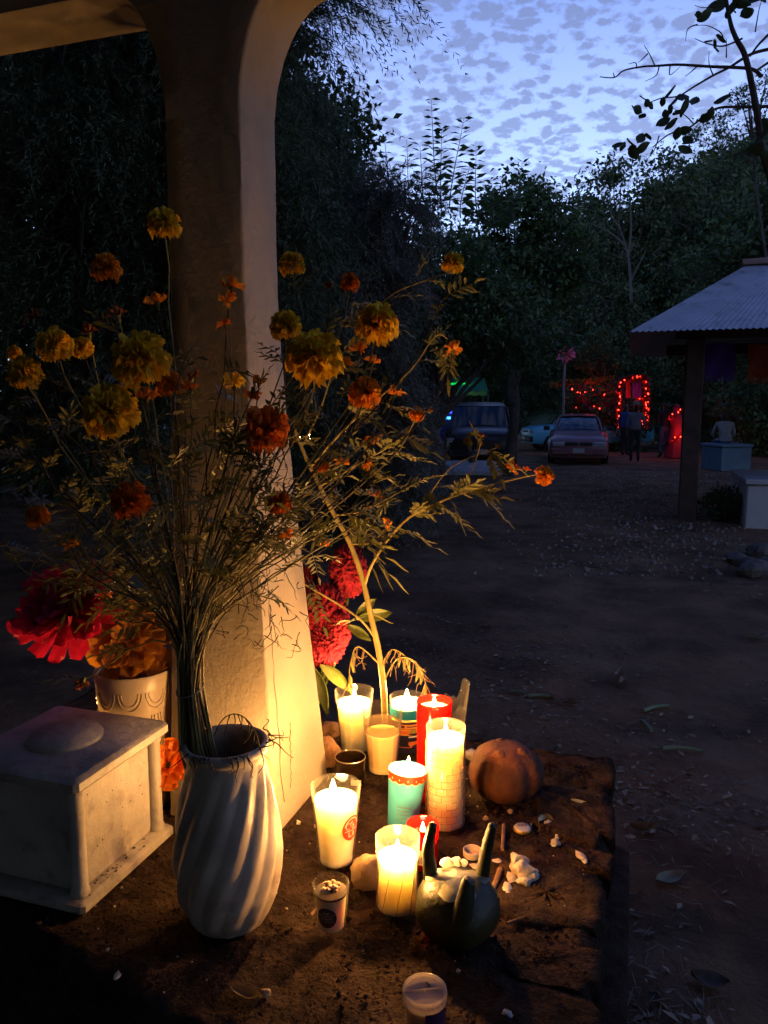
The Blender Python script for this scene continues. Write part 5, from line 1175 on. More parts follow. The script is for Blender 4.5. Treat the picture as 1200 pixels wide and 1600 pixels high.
def hills():
    mb = MB(); V = []; n = 60; m_ = 10
    for j in range(m_+1):
        for i in range(n+1):
            a = radians(-80+160*i/n); d = 62+14*j; h = (4+36*(.5+.5*math.tanh((a-.27)*11)))*sin(min(1, j/6)*pi/2)+1.2*fbm(a*6, j*.4)*min(1, j/3)
            V.append((sin(a)*d, cos(a)*d, GZ-.3+h))
    mb.add(V, [(j*(n+1)+i, j*(n+1)+i+1, (j+1)*(n+1)+i+1, (j+1)*(n+1)+i) for j in range(m_) for i in range(n)])
    o = mb.build('hill', M_FOL[0], angle=None); o['kind'] = 'structure'
    rs = np.random.default_rng(9); A = []
    for k in range(800):
        a = rs.uniform(.0, .75); j = rs.uniform(.4, 7); d = 62+14*j; h = (4+36*(.5+.5*math.tanh((a-.27)*11)))*sin(min(1, j/6)*pi/2)
        c = np.array([sin(a)*d, cos(a)*d, GZ+h]); s = rs.uniform(1.6, 3.2); N_ = 150
        P = c+rs.normal(size=(N_, 3))*np.array([s*.5, s*.5, s*.4])+np.array([0, 0, s*.6]); A.append(leaf_arrays(P, unit(rs.normal(size=(N_, 3))), unit(rs.normal(size=(N_, 3))+np.array([0, 0, .7])), np.full(N_, .75), np.full(N_, .5)))
    o = link('hillside_wood', leaf_mesh('hillside_wood', np.concatenate(A), M_FOL[0])); tag(o, 'dark wood covering the hill beyond the yard', 'wood', kind='stuff')
hills()
# ------------------------------------------------------------------ litter and plants on the yard floor
def litter():
    rs = np.random.default_rng(3); rg = random.Random(3)
    def scatter(n, zone):
        out = []
        while len(out) < n:
            if zone == 0: y = 1.2+abs(rg.gauss(0, 1))*4.0; x = rg.uniform(-.12, .56)*(y+.6)+rg.uniform(-.3, .3)
            else: y = rg.uniform(.3, 3.2); x = rg.uniform(.25, 2.2)
            w = uv(0, 0); u = x*cos(YAW)+y*sin(YAW); v = -x*sin(YAW)+y*cos(YAW)
            if -1.35 < u < .06 and .5 < v < 1.62: continue
            if fbm(x*.8, y*.8, 4.4, 3) < rg.uniform(-.35, .35): continue
            out.append((x, y, gz(x, y)))
        return np.array(out)
    P = np.concatenate([scatter(2600, 0), scatter(700, 1)]); n = len(P); P[:, 2] += .008
    a = rs.random(n)*6.28; D = unit(np.stack([np.cos(a), np.sin(a), rs.normal(size=n)*.12], 1)); ll = .018+.035*rs.random(n)**2; Nn = unit(np.stack([rs.normal(size=n)*.35, rs.normal(size=n)*.35, np.ones(n)], 1))
    o = link('leaf_litter', leaf_mesh('leaf_litter', leaf_arrays(P, D, Nn, ll, ll*.45), pmat('leaf litter', (.40, .30, .21), (.08, .056, .038), rough=.85, island=True))); tag(o, 'small dry leaves scattered over the dirt yard', 'leaf litter', kind='stuff')
    P = np.concatenate([scatter(4200, 0), scatter(700, 1)]); n = len(P); P[:, 2] += .008; a = rs.random(n)*6.28; D = unit(np.stack([np.cos(a), np.sin(a), rs.normal(size=n)*.10], 1)); ll = .03+.09*rs.random(n)**1.6
    o = link('straw', leaf_mesh('straw', leaf_arrays(P, D, np.tile([0, 0, 1.], (n, 1)), ll, np.full(n, .0032)), pmat('dry straw', (.30, .235, .165), (.09, .065, .045), rough=.85, island=True))); tag(o, 'thin dry stalks and straw lying on the dirt yard', 'straw', kind='stuff')
    mb = MB()
    for k in range(4200):
        y = rg.uniform(7.0, 20); x = y*(rg.uniform(.22, .50))+rg.uniform(-.8, .8); s = rg.uniform(.008, .030)*(1 if rg.random() < .9 else 1.7); c = Vector((x, y, gz(x, y)+s*.15)); q = Euler((rg.uniform(0, 6), rg.uniform(0, 6), rg.uniform(0, 6))).to_matrix()
        V = [c+q@Vector((e*s*rg.uniform(.6, 1.1), 0, 0)) if ax == 0 else c+q@Vector((0, e*s*rg.uniform(.6, 1.1), 0)) if ax == 1 else c+q@Vector((0, 0, e*s*rg.uniform(.4, .8))) for ax in (0, 1, 2) for e in (1, -1)]
        mb.add(V, [(0, 2, 4), (2, 1, 4), (1, 3, 4), (3, 0, 4), (2, 0, 5), (1, 2, 5), (3, 1, 5), (0, 3, 5)])
    o = mb.build('gravel', pmat('grey gravel', (.36, .31, .27), (.10, .085, .072), rough=.9, island=True), smooth=False); tag(o, 'loose grey stones in front of the shelter', 'gravel', kind='stuff')
litter()
def og(px, py, h=.01): p = on(px, py, GZ); return Vector((p.x, p.y, gz(p.x, p.y)+h))
M_GL = pmat('grey green dry leaf', (.20, .22, .17), (.12, .13, .10), rough=.8, scale=30); M_BL = pmat('brown curled leaf', (.22, .16, .12), (.12, .085, .06), rough=.85, scale=30); M_GS = pmat('green cut stalk', (.20, .28, .16), (.12, .18, .10), rough=.6)
for lab, px, py, L_, W_, rz, c, m_ in (('broad grey-green leaf on the dirt right of the plinth', 1045, 1390, .11, .05, .35, .3, M_GL), ('brown curled leaf at the lower right of the yard', 1110, 1558, .10, .06, -.6, .5, M_BL), ('dark rolled leaf beside the plinth edge', 1008, 1304, .10, .03, -.3, .6, M_BL), ('crumpled pale leaf in the middle of the yard', 968, 1062, .15, .07, 1.2, .8, pmat('crumpled pale leaf', (.34, .28, .25), rough=.9)),
                                   ('pale leaf among the straw behind the clay pot', 880, 1093, .14, .06, -.5, .4, M_BL), ('pale flat leaf high in the yard', 760, 980, .12, .05, .3, .3, M_BL), ('curled leaf near the right edge of the yard', 1185, 1005, .16, .05, .1, .5, M_GL), ('dark leaf lying just below the broad grey-green leaf', 990, 1415, .07, .03, -.7, .4, M_BL)):
    dryleaf(lab, og(px, py), L_, W_, rz, c, px, m_)
for lab, a, b in (('green cut stalk in the yard, right of the pale crumpled leaf', (1005, 1110), (1045, 1104)), ('short pale stalk below the green cut stalk', (1002, 1127), (1018, 1142)), ('long green stalk lying nearest the plinth corner', (1035, 1173), (1098, 1178)), ('pale green stalk behind the broken glass', (825, 1086), (868, 1088)), ('green stalk end left of the pale stalk', (797, 1080), (820, 1083))):
    p, q = og(*a, .015), og(*b, .015); mb = MB(); P = smooth_path([p, p.lerp(q, .5)+Vector((0, .012, .004)), q], 4); mb.tube(P, taper(len(P), .011, .008), 8); tag(mb.build('cut_stalk', M_GS), lab, 'stalk')
rg0 = random.Random(1)
for k, (px, py) in enumerate(((1165, 885), (1190, 870), (1180, 895), (1150, 880), (1198, 890), (1172, 900))):
    p = og(px, py, 0); mb = MB(); s = .10+.05*rg0.random(); mb.blob((0, 0, s*.4), (s, s*.8, s*.6), 30+k, .3, 14, 9); tag(mb.build('stone', M_CONC, None, p, angle=35), ('grey field stone at the left of the little heap by the right edge', 'rounded grey stone high in the heap by the right edge', 'grey stone low in the middle of the stone heap', 'small grey stone leftmost in the stone heap', 'grey stone cut by the right frame edge in the heap', 'lowest grey stone of the heap by the right edge')[k], 'stone', 'stone heap by the white block')
def stem_bush(name, label, p, h, r, n, mat, seed, cat='bush'):
    rs = np.random.default_rng(seed); t = thing(name, label, cat, p); V, C = cloud(rs, [(0, 0, h*.5, r, r, h*.5)], 60, n, r*.14, .07, .4, shell_=.3); mb = MB(); rg = random.Random(seed)
    for c in C[::4]: mb.tube([(0, 0, -.02), (c[0]*.4, c[1]*.4, c[2]*.5), tuple(c)], [.012, .008, .003], 5)
    mb.build('stems', M_BARK, t); link('foliage', leaf_mesh('foliage', V, mat), None, t)
stem_bush('low_bush', 'low dark bush beside the white grave block', og(1148, 815, 0), .45, .42, 2600, M_FOL[0], 3)

# ------------------------------------------------------------------ tombs
M_WHITE = pmat('chalky white paint', (.62, .62, .62), (.5, .5, .5), rough=.8, scale=3, bump=.2, c3=(.4, .39, .37), s3=3); M_BLUEP = pmat('blue painted concrete', (.16, .27, .36), (.12, .2, .28), rough=.8, scale=4, bump=.2); M_GREYS = pmat('grey grave slab', (.42, .43, .45), (.30, .31, .33), rough=.6, scale=4, c3=(.2, .2, .2), s3=3)
def tomb():
    t = thing('flat_tomb', 'low grey tomb with a pale flat lid behind the marigold branch', 'grave', (1.32, 16.0, GZ), radians(-6))
    mb = MB(); mb.box((0, 0, .15), (.98, 1.5, .17), 0, .02); mb.build('base', M_CONC, t); mb = MB(); mb.box((0, 0, .36), (1.06, 1.58, .04), 0, .012); mb.build('lid_slab', M_GREYS, t); mb = MB(); mb.box((-.3, -.3, .404), (.35, .5, .006), 0, .002); mb.build('name_plate', pmat('dark plate', (.12, .13, .15), rough=.4), t)
tomb()
def pot_flowers(lab, p, s, seed):
    t = thing('flower_pot', lab, 'flower pot', p, 0, 'flower pots on the far tomb'); rg = random.Random(seed); mb = MB(); mb.lathe([(.07, 0), (.08, .01), (.10, .2), (.11, .22), (.09, .22), (.07, .05), (.001, .04)], 18, None, True); o = mb.build('pot', M_CONC, t)
    for k in range(9):
        d = Vector((rg.uniform(-1, 1), rg.uniform(-1, 1), rg.uniform(.8, 2))).normalized(); q = d*rg.uniform(.2, .42)+Vector((0, 0, .2)); mb = MB(); mb.tube([(0, 0, .1), q*.6, q], .006, 5); mb.build('stem', M_STEM, t)
        h = link('flower_head', HEADS[('y' if rg.random() < .6 else 'o', k % 3)], None, t, q, (rg.uniform(-.5, .5), rg.uniform(-.5, .5), 0), rg.uniform(.05, .075))
    t.scale = (s,)*3
pot_flowers('pot of yellow marigolds on the far edge of the pale tomb', Vector((1.95, 16.9, GZ+.40)), 1.1, 1); pot_flowers('marigolds in a pot on the ground left of the dark car', Vector((.95, 17.9, GZ)), 1.2, 2); pot_flowers('marigold pot close beside the dark car bumper', Vector((1.35, 18.0, GZ)), 1.0, 3)
def box_tomb(name, label, c, h, mat, rz, cat='grave'):
    t = thing(name, label, cat, c, rz); mb = MB(); mb.box((0, 0, h[2]-.04), (h[0], h[1], h[2]-.04), 0, .015); mb.build('block', mat, t); mb = MB(); mb.box((0, 0, 2*h[2]-.038), (h[0]+.03, h[1]+.03, .038), 0, .012); mb.build('cap_slab', mat, t)
box_tomb('white_grave_block', 'white painted grave block cut off by the right frame edge', Vector((5.55, 10.55, GZ)), (.60, .85, .33), M_WHITE, YAW)
box_tomb('blue_grave_block', 'blue painted block on which a person sits under the shelter', Vector((8.85, 19.9, GZ)), (.40, .5, .34), M_BLUEP, .1)
def paper(): 
    mb = MB(); mb.add(*leafmesh(.5, .4, .1, 4)); o = mb.build('blue_paper', pmat('pale blue paper', (.30, .42, .55), rough=.7), None, og(615, 772, .02), (0, 0, .4)); tag(o, 'pale blue sheet of paper on the ground left of the tomb', 'paper')
paper()
def far_votive(lab, px, py, Y, k):
    p = at(px, py, Y); z = gz(p.x, p.y); t = thing('far_votive', lab, 'candle', (p.x, p.y, z), 0, 'far candles'); h = p.z-z-.03
    mb = MB(); mb.box((0, 0, (h-.12)/2), (.12, .12, (h-.12)/2), 0, .01); mb.build('stand', M_CONC, t); mb = MB(); mb.lathe([(.03, h-.12), (.035, h-.11), (.035, h)], 16, None, True); mb.build('glass', M_GLASSY, t)
    mb = MB(); mb.lathe([(.001, h-.02), (.012, h-.01), (.022, h+.02), (.014, h+.06), (.001, h+.10)], 10); mb.build('flame', M_FLAME, t)
far_votive('tiny far candle seen through the leaves right of the cross, left one', 470, 682, 12.0, 1); far_votive('tiny far candle seen through the leaves, right one', 539, 672, 12.5, 2); far_votive('tiny far candle seen through the leaves, middle one', 484, 681, 12.2, 3)

# ------------------------------------------------------------------ shelter
def shelter():
    A0 = Vector((3.15, 10.1, 0)); e = Vector((cos(YAW), sin(YAW), 0)); d = Vector((-sin(YAW), cos(YAW), 0))
    t = thing('shelter', 'open shelter with a corrugated hip roof on posts at the right', 'shelter', (A0.x, A0.y, GZ), YAW); ZE = 1.69-GZ; RISE = 1.18; W_ = 6.0; DP = 5.0; S_ = 1.66
    tin = pmat('zinc roof sheet', (.50, .50, .51), (.40, .40, .41), rough=.5, metal=.25, scale=3, c3=(.2, .17, .15), s3=4)
    n = 240
    def slope(flip):
        mb = MB(); R = []
        for k in range(7):
            s = k/6; row = []
            for i in range(n+1):
                x0 = S_*s; x1 = W_-S_*s; x = x0+(x1-x0)*i/n; y = DP*.5*s; wv = .011*sin(2*pi*(W_*i/n)/.076)
                row.append((x, (DP-y) if flip else y, ZE+RISE*s+wv))
            R.append(row)
        if flip: R = R[::-1]
        mb.loft(R, closed=False); mb.build('roof_sheet', tin, t, angle=None)
    slope(False); slope(True)
    for x0, xr in ((0, S_), (W_, W_-S_)):
        mb = MB(); R = []
        for k in range(7):
            s = k/6; R.append([(x0+(xr-x0)*s, DP*.5*s+(DP-DP*s)*i/120, ZE+RISE*s+.011*sin(2*pi*(DP*i/120)/.076)) for i in range(121)])
        mb.loft(R if x0 else R[::-1], closed=False); mb.build('roof_sheet', tin, t, angle=None)
    tile = pmat('clay ridge tile', (.30, .17, .12), (.22, .12, .09), rough=.85, scale=10)
    k = 0; x = S_-.1
    while x < W_-S_+.1:
        mb = MB(); R = [[(x+dx, DP*.5+.13*cos(a)*(1+.1*dx), ZE+RISE-.02+.10*sin(a)*(1+.1*dx)+.01*(k % 2)) for a in np.linspace(0, pi, 9)] for dx in (0, .18, .36)]; mb.loft(R, closed=False); mb.build('ridge_tile', tile, t); x += .31; k += 1
    wood = pmat('dark timber', (.10, .062, .042), (.05, .032, .022), rough=.85, scale=6, bump=.5, bscale=25)
    for px in (.86, 3.0, 5.1):
        for py in (.81, 4.2): mb = MB(); mb.box((px if py < 2 or px > 1 else 1.08, py, (ZE-.05)/2), (.115, .115, (ZE-.05)/2), 0, .012); mb.build('post', wood, t)
    for y in (.81, 4.2): mb = MB(); mb.box((W_/2, y, ZE+.05), (W_/2-.6, .06, .09), 0, .01); mb.build('beam', wood, t)
    for x in (.86, 5.1): mb = MB(); mb.box((x, DP/2, ZE+.14), (.06, DP/2-.75, .0), 0, 0); 
    for x in np.linspace(.9, 5.1, 8): mb = MB(); s = min(1, min(x, W_-x)/S_); mb.tube([(x, .12, ZE-.02), (x, DP/2*s, ZE-.05+RISE*s)], .035, 6); mb.build('rafter', wood, t)
    # cut paper flags on a string
    def flag(lab, px0, px1, py0, py1, Y, mat, seed):
        f_ = thing('paper_flag', lab, 'paper flag', at((px0+px1)/2, py1, Y), 0, 'paper flags under the shelter'); a = at(px0, py0, Y)-f_.location; b = at(px1, py1, Y)-f_.location; mb = MB(); rr = random.Random(seed); R = []
        for k in range(9):
            z = a.z+(b.z-a.z)*k/8; R.append([(a.x+(b.x-a.x)*i/10, .03*sin(i*.8+k*.5+seed), z+(.02*sin(i*2.4) if k == 8 else 0)) for i in range(11)])
        mb.loft(R, closed=False); mb.build('sheet', mat, f_); mb = MB()
        for i in range(8): x = a.x+(b.x-a.x)*(i+.5)/8; mb.box((x, 0, b.z-.03), (abs(b.x-a.x)/26, .002, .03))
        mb.build('fringe', mat, f_)
    flag('purple cut-paper flag hanging under the shelter eave', 1103, 1147, 536, 590, 11.2, pmat('purple tissue', (.16, .04, .42), (.12, .03, .32), rough=.7, translucent=.5), 1); flag('orange cut-paper flag hanging at the right frame edge', 1170, 1214, 538, 592, 11.1, pmat('orange tissue', (.55, .10, .02), (.42, .07, .015), rough=.7, translucent=.5), 2)
    mb = MB(); P = smooth_path([at(1095, 530, 11.2), at(1125, 535, 11.2), at(1160, 532, 11.15), at(1230, 530, 11.1)], 5); mb.tube(P, .004, 5); tag(mb.build('flag_string', M_BARK), 'thin string carrying the paper flags under the eave', 'string')
shelter()

# ------------------------------------------------------------------ vehicles
M_TYRE = pmat('tyre rubber', (.02, .02, .02), rough=.9); M_RIM = pmat('wheel steel', (.4, .4, .42), rough=.35, metal=.8); M_WIN = pmat('car window', (.02, .025, .03), rough=.04, spec=.8); M_LAMP = pmat('headlamp lens', (.35, .37, .4), rough=.08, spec=.9, coat=.8); M_PLASTIC = pmat('black plastic', (.015, .015, .017), rough=.6); M_PLATE = pmat('number plate', (.45, .45, .44), rough=.5)
def wheel(t, x, y, r=.32, w=.10):
    mb = MB(); mb.lathe([(r*.62, -w), (r*.9, -w), (r, -w*.7), (r, w*.7), (r*.9, w), (r*.62, w)], 28); o = mb.build('wheel', M_TYRE, t, (x, y, r), (radians(90), 0, 0))
    mb = MB(); mb.lathe([(r*.62, -w*.8), (r*.55, -w*.5), (r*.2, -w*.7), (.001, -w*.75)], 20); mb.lathe([(.001, w*.75), (r*.2, w*.7), (r*.55, w*.5), (r*.62, w*.8)], 20); mb.build('rim', M_RIM, o)
def section(x, hw, zb, zw, zt, tw, cr=.06):
    """half-profile ring at station x: sill, waist, top deck with rounded shoulders"""
    pts = [(hw*.92, zb), (hw*.985, zb+.10), (hw, (zb+zw)/2), (hw*.985, zw), (hw-.03, zw+(zt-zw)*.5), (tw, zt-cr*.35), (tw-cr, zt), (tw*.4, zt+.012)]
    return [(x, -y, z) for y, z in pts][::-1]+[(x, y, z) for y, z in pts] if False else [(x, y, z) for y, z in pts]+[(x, -y, z) for y, z in pts[::-1]]
def car(name, label, loc, rz, paint, kind):
    t = thing(name, label, 'car' if kind != 'pickup' else 'pickup truck', loc, rz)
    # nose points along -x
    if kind == 'sedan':
        st = [(-2.18, .62, .34, .52, .62, .52), (-2.12, .76, .22, .60, .70, .62), (-1.9, .83, .20, .66, .78, .68), (-1.4, .855, .20, .70, .87, .70), (-.78, .86, .20, .76, .94, .72), (-.3, .865, .20, .80, .93, .74), (.8, .865, .20, .82, .93, .74), (1.35, .86, .20, .82, .96, .74), (1.95, .82, .24, .80, .95, .70), (2.15, .74, .32, .70, .90, .62)]
        cab = [(-.80, .68, .93), (-.18, .56, 1.34), (.2, .545, 1.40), (.75, .55, 1.38), (1.38, .66, .95)]; ws = 1.02; wx = (-1.38, 1.30); wr = .30
    elif kind == 'suv':
        st = [(-2.2, .70, .45, .72, .86, .60), (-2.12, .84, .32, .80, .96, .72), (-1.8, .90, .28, .86, 1.06, .78), (-.95, .92, .28, .92, 1.12, .80), (.8, .92, .28, .94, 1.12, .82), (2.0, .90, .32, .92, 1.10, .80), (2.2, .86, .42, .88, 1.05, .76)]
        cab = [(-.98, .76, 1.10), (-.45, .68, 1.62), (.1, .66, 1.72), (1.6, .66, 1.70), (2.12, .76, 1.10)]; wx = (-1.42, 1.35); wr = .37
    else:
        st = [(-2.35, .60, .42, .66, .78, .55), (-2.28, .76, .30, .74, .86, .66), (-2.0, .83, .28, .80, .93, .70), (-1.0, .85, .28, .84, 1.00, .72), (.25, .85, .30, .86, 1.00, .74), (.27, .85, .30, .86, .98, .74), (2.3, .84, .34, .86, .98, .74), (2.36, .82, .4, .84, .95, .72)]
        cab = [(-1.02, .72, 1.0), (-.50, .62, 1.52), (-.25, .60, 1.60), (.12, .60, 1.58), (.24, .66, 1.0)]; wx = (-1.55, 1.45); wr = .34
    mb = MB(); mb.loft([section(*s) for s in st], True, True); mb.build('body', paint, t, angle=50)
    # greenhouse: glass volume, roof skin and pillars
    R = [[(x, w, .90 if kind == 'sedan' else .97), (x, w*1.0, z-.02), (x, w*.86, z), (x, 0, z+.015), (x, -w*.86, z), (x, -w, z-.02), (x, -w, .90 if kind == 'sedan' else .97)] for x, w, z in cab]
    mb = MB(); mb.loft(R, closed=False); mb.build('window_glass', M_WIN, t, angle=30)
    mb = MB(); mid = cab[1:-1]; mb.loft([[(x, w*1.01, z-.06), (x, w*.97, z+.004), (x, w*.80, z+.022), (x, 0, z+.034), (x, -w*.80, z+.022), (x, -w*.97, z+.004), (x, -w*1.01, z-.06)] for x, w, z in mid], closed=False); mb.build('roof', paint, t, angle=50)
    for sg in (-1, 1):
        for i in (0, len(cab)-2):
            a, b = cab[i], cab[i+1]; mb = MB(); mb.tube([(a[0], sg*a[1], a[2]), ((a[0]+b[0])/2, sg*(a[1]+b[1])/2*1.02, (a[2]+b[2])/2+.02), (b[0], sg*b[1], b[2]-.01)], .035, 6); mb.build('pillar', paint, t)
        m_ = cab[2]; mb = MB(); mb.tube([(m_[0]+.12, sg*(m_[1]+.13), .92), (m_[0]+.12, sg*m_[1]*1.02, m_[2]-.03)], .03, 6); mb.build('pillar', M_PLASTIC, t)
        mb = MB(); mb.box((cab[0][0]+.18, sg*(st[3][1]+.07), cab[0][2]+.08), (.06, .09, .065), 0, .02); mb.build('mirror', M_PLASTIC, t)
        hx = st[1][0]-.02; hz = st[1][3]-.01
        mb = MB(); mb.box((hx+.02, sg*st[1][1]*.74, hz), (.07, .17, .065), 0, .02); mb.build('headlight', M_LAMP, t)
        for x in wx: wheel(t, x, sg*(st[3][1]-.11), wr)
    mb = MB(); mb.box((st[1][0]-.012, 0, st[1][3]+.0), (.06, st[1][1]*.48, .05), 0, .01); g = mb.build('grille', M_PLASTIC, t); mb = MB(); mb.box((st[1][0]-.08, 0, st[1][3]), (.015, .03, .05), 0, .005); mb.build('grille_bar', paint, g)
    mb = MB(); mb.box((st[1][0]+.0, 0, st[1][2]+.17), (.13, st[1][1]*.99, .10), 0, .03); bm = mb.build('bumper', M_PLASTIC if kind != 'sedan' else paint, t)
    mb = MB(); mb.box((st[1][0]-.14, 0, st[1][2]+.20), (.008, .16, .065), 0, .003); mb.build('number_plate', M_PLATE, t)
    mb = MB(); mb.tube([(cab[0][0]-.03, -.5, cab[0][2]+.03), (cab[0][0]-.02, 0, cab[0][2]+.05), (cab[0][0]-.03, .5, cab[0][2]+.03)], .014, 5); mb.build('wiper', M_PLASTIC, t)
    return t
sed = car('sedan', 'dusty mauve sedan parked facing the viewer', og(915, 725, 0)+Vector((.18, 1.75, 0)), radians(77), pmat('mauve car paint', (.24, .10, .11), (.19, .08, .09), rough=.35, coat=.3), 'sedan')
car('dark_suv', 'dark off-road car parked behind the tomb, partly behind the slim tree', Vector((2.60, 21.0, GZ)), radians(84), pmat('dark brown car paint', (.030, .020, .017), (.022, .015, .013), rough=.4, coat=.2), 'suv')
PK = Vector((7.7, 29.5, GZ))
pk = car('pickup_truck', 'light blue pickup with a flower-decked load bed behind the sedan', PK, radians(6), pmat('light blue car paint', (.16, .64, .86), (.14, .58, .80), rough=.35, coat=.3), 'pickup')

# ------------------------------------------------------------------ decorations on the pickup
M_LEDR = emitmat('red string light', (1.0, .03, .012), 16.0, (.3, .01, .01)); M_TINSEL = pmat('red tinsel', (.42, .012, .018), (.22, .006, .01), rough=.35, island=True); M_GARL = pmat('marigold garland', (.42, .20, .02), (.25, .10, .01), rough=.8, island=True); M_CLOTHR = pmat('crimson cloth', (.42, .02, .04), (.28, .012, .025), rough=.8, island=True); M_CLOTHP = pmat('violet cloth', (.12, .03, .28), rough=.8)
def tinsel(mb, path, r, n, seed):
    rg = random.Random(seed); P = [Vector(p) for p in path]
    for _ in range(n):
        k = rg.uniform(0, len(P)-1.001); i = int(k); p = P[i].lerp(P[i+1], k-i); d = Vector((rg.uniform(-1, 1), rg.uniform(-1, 1), rg.uniform(-1, 1))).normalized(); s = d.orthogonal().normalized()*r*.28
        mb.add([p-s, p+s, p+d*r*rg.uniform(.6, 1.2)+s*.6, p+d*r-s*.6], [(0, 1, 2, 3)])
def lights(t, path, step, seed, r=.022, glow=0):
    P = [Vector(p) for p in path]; rg = random.Random(seed); mb = MB(); L_ = 0
    for a, b in zip(P, P[1:]):
        n = max(1, int((b-a).length/step))
        for i in range(n): q = a.lerp(b, (i+.5)/n)+Vector((rg.uniform(-1, 1), rg.uniform(-1, 1), rg.uniform(-1, 1)))*.04; mb.blob(q, (r, r, r*1.6), 1, 0, 6, 4)
    mb.build('string_lights', M_LEDR, t)
    if glow:                     # the strings' own light
        ld = bpy.data.lights.new('string_glow', 'POINT'); ld.energy = glow; ld.color = (1, .05, .03); ld.shadow_soft_size = .25
        lo = bpy.data.objects.new('string_glow', ld); col.objects.link(lo); lo.parent = t; lo.location = sum(P, Vector())/len(P)+Vector((0, -.45, 0))
def deco():
    Yd = 29.0; t = thing('cloth_flower_display', 'long frame of red cloth flowers and garlands on the pickup bed', 'decoration', (PK.x+1.2, Yd, GZ)); org = Vector(t.location); A = lambda px, py, y=Yd: at(px, py, y)-org
    wood = pmat('raw pole', (.16, .11, .07), rough=.8)
    for a, b in (((888, 655), (888, 596)), ((958, 660), (958, 592)), ((923, 660), (923, 594)), ((888, 596), (958, 592)), ((888, 625), (958, 623))): mb = MB(); mb.tube([A(*a), A(*b)], .03, 6); mb.build('pole', wood, t)
    mb = MB(); tinsel(mb, [A(862, 602), A(890, 597), A(925, 595), A(956, 590)], .13, 520, 1); mb.build('marigold_garland', M_GARL, t)
    rg = random.Random(2)
    for k in range(26):
        px, py = rg.uniform(890, 955), rg.uniform(602, 640); mb = MB(); c = A(px, py, Yd+rg.uniform(-.2, .2))
        for q in range(26):
            d = Vector((rg.uniform(-1, 1), rg.uniform(-1, .4), rg.uniform(-1, 1))).normalized(); petal(mb, c, d, d.orthogonal().normalized(), rg.uniform(.12, .22), .10, .1, rg, 3, 3)
        mb.build('cloth_flower', M_CLOTHR if k % 5 else M_CLOTHP, t, angle=None)
    for k in range(9):
        px = 893+k*7.5; mb = MB(); a = A(px, 628); b = A(px+2, 650); tinsel(mb, [a, b], .09, 60, k); mb.build('hanging_ribbon', M_CLOTHR if k % 2 else pmat('pale ribbon', (.3, .22, .18), rough=.8), t)
    lights(t, [A(893, 640), A(897, 650)], .2, 3, .03); lights(t, [A(911, 636), A(914, 646)], .2, 4, .03); lights(t, [A(890, 606), A(905, 618), A(923, 606), A(940, 618), A(956, 606)], .16, 5, .02, 9.0); lights(t, [A(890, 632), A(905, 640), A(923, 632), A(940, 641), A(956, 632)], .2, 6, .02)
    a = thing('lit_arch', 'tinsel arch glowing with red string lights at the tail of the pickup', 'arch', at(990, 672, 27.6)); org2 = Vector(a.location); B_ = lambda px, py, y=27.6: at(px, py, y)-org2
    posts = [B_(968, 668), B_(967, 640), B_(967, 610), B_(970, 598), B_(978, 592), B_(990, 591), B_(1002, 588), B_(1010, 593), B_(1011, 615), B_(1010, 645), B_(1008, 668)]
    mb = MB(); mb.tube(posts, .035, 6); mb.build('hoop', wood, a); mb = MB(); tinsel(mb, posts, .13, 1500, 7); mb.build('tinsel', M_TINSEL, a); lights(a, posts, .075, 8, .022, 8.0)
    star = [B_(995, 625), B_(1003, 622), B_(1010, 632), B_(1012, 655), B_(1006, 664), B_(998, 650), B_(994, 638), B_(995, 625)]; mb = MB(); tinsel(mb, star, .10, 420, 9); mb.build('heart_wreath', M_TINSEL, a); lights(a, star, .11, 10, .018)
    for k, (px, m_) in enumerate(((982, M_CLOTHR), (992, M_CLOTHP), (999, M_CLOTHP))): mb = MB(); R = [[B_(px+i*1.8-4, py, 27.7+.05*sin(i)) for i in range(5)] for py in (596, 608, 622)]; mb.loft([[tuple(p) for p in r] for r in R], closed=False); mb.build('hanging_cloth', m_, a)
    f_ = thing('pole_flower', 'big pink paper flower on a tall pole above the pickup cab', 'decoration', at(882, 640, 28.0)); org3 = Vector(f_.location); pole = [Vector((0, 0, GZ-org3.z)), at(881, 600, 28.0)-org3, at(883, 562, 28.0)-org3]; mb = MB(); mb.tube(pole, .05, 7); mb.build('pole', pmat('pale pole', (.34, .26, .26), rough=.7), f_)
    pk_ = pmat('pink paper petal', (.92, .34, .48), (.85, .22, .36), rough=.7, island=True, translucent=.3); c = at(883, 553, 28.0)-org3; rg = random.Random(12)
    for k in range(34):
        th = rg.uniform(.2, 1.9); al = k*2.4; d = Vector((sin(th)*cos(al), -.35*abs(cos(th))-.2*rg.random(), sin(th)*sin(al)*.9+.25*cos(th))).normalized(); mb = MB(); petal(mb, c, d, d.orthogonal().normalized(), rg.uniform(.30, .42), .13, .15, rg, 4, 3); mb.build('petal', pk_, f_, angle=None)
    s = thing('draped_figure', 'red tinsel-draped standing figure with string lights right of the arch', 'figure', at(1055, 690, 24.5)); s.location.z = GZ; org4 = Vector(s.location)
    mb = MB(); mb.lathe([(.30, .04), (.27, .3), (.20, .75), (.16, 1.0), (.19, 1.2), (.13, 1.38), (.10, 1.46), (.12, 1.58), (.09, 1.68), (.01, 1.73)], 24, lambda r, z, a: r*(1+.10*cos(9*a)*max(0, 1-z/1.2)), True); mb.build('drape', M_CLOTHR, s)
    pth = [Vector((.25*cos(a*1.9), .22*sin(a*1.9)-.05, .1+a*.24)) for a in np.linspace(0, 6.3, 24)]; mb = MB(); tinsel(mb, pth, .08, 380, 4); mb.build('tinsel', M_TINSEL, s); lights(s, pth, .28, 6, .014, 4.0)
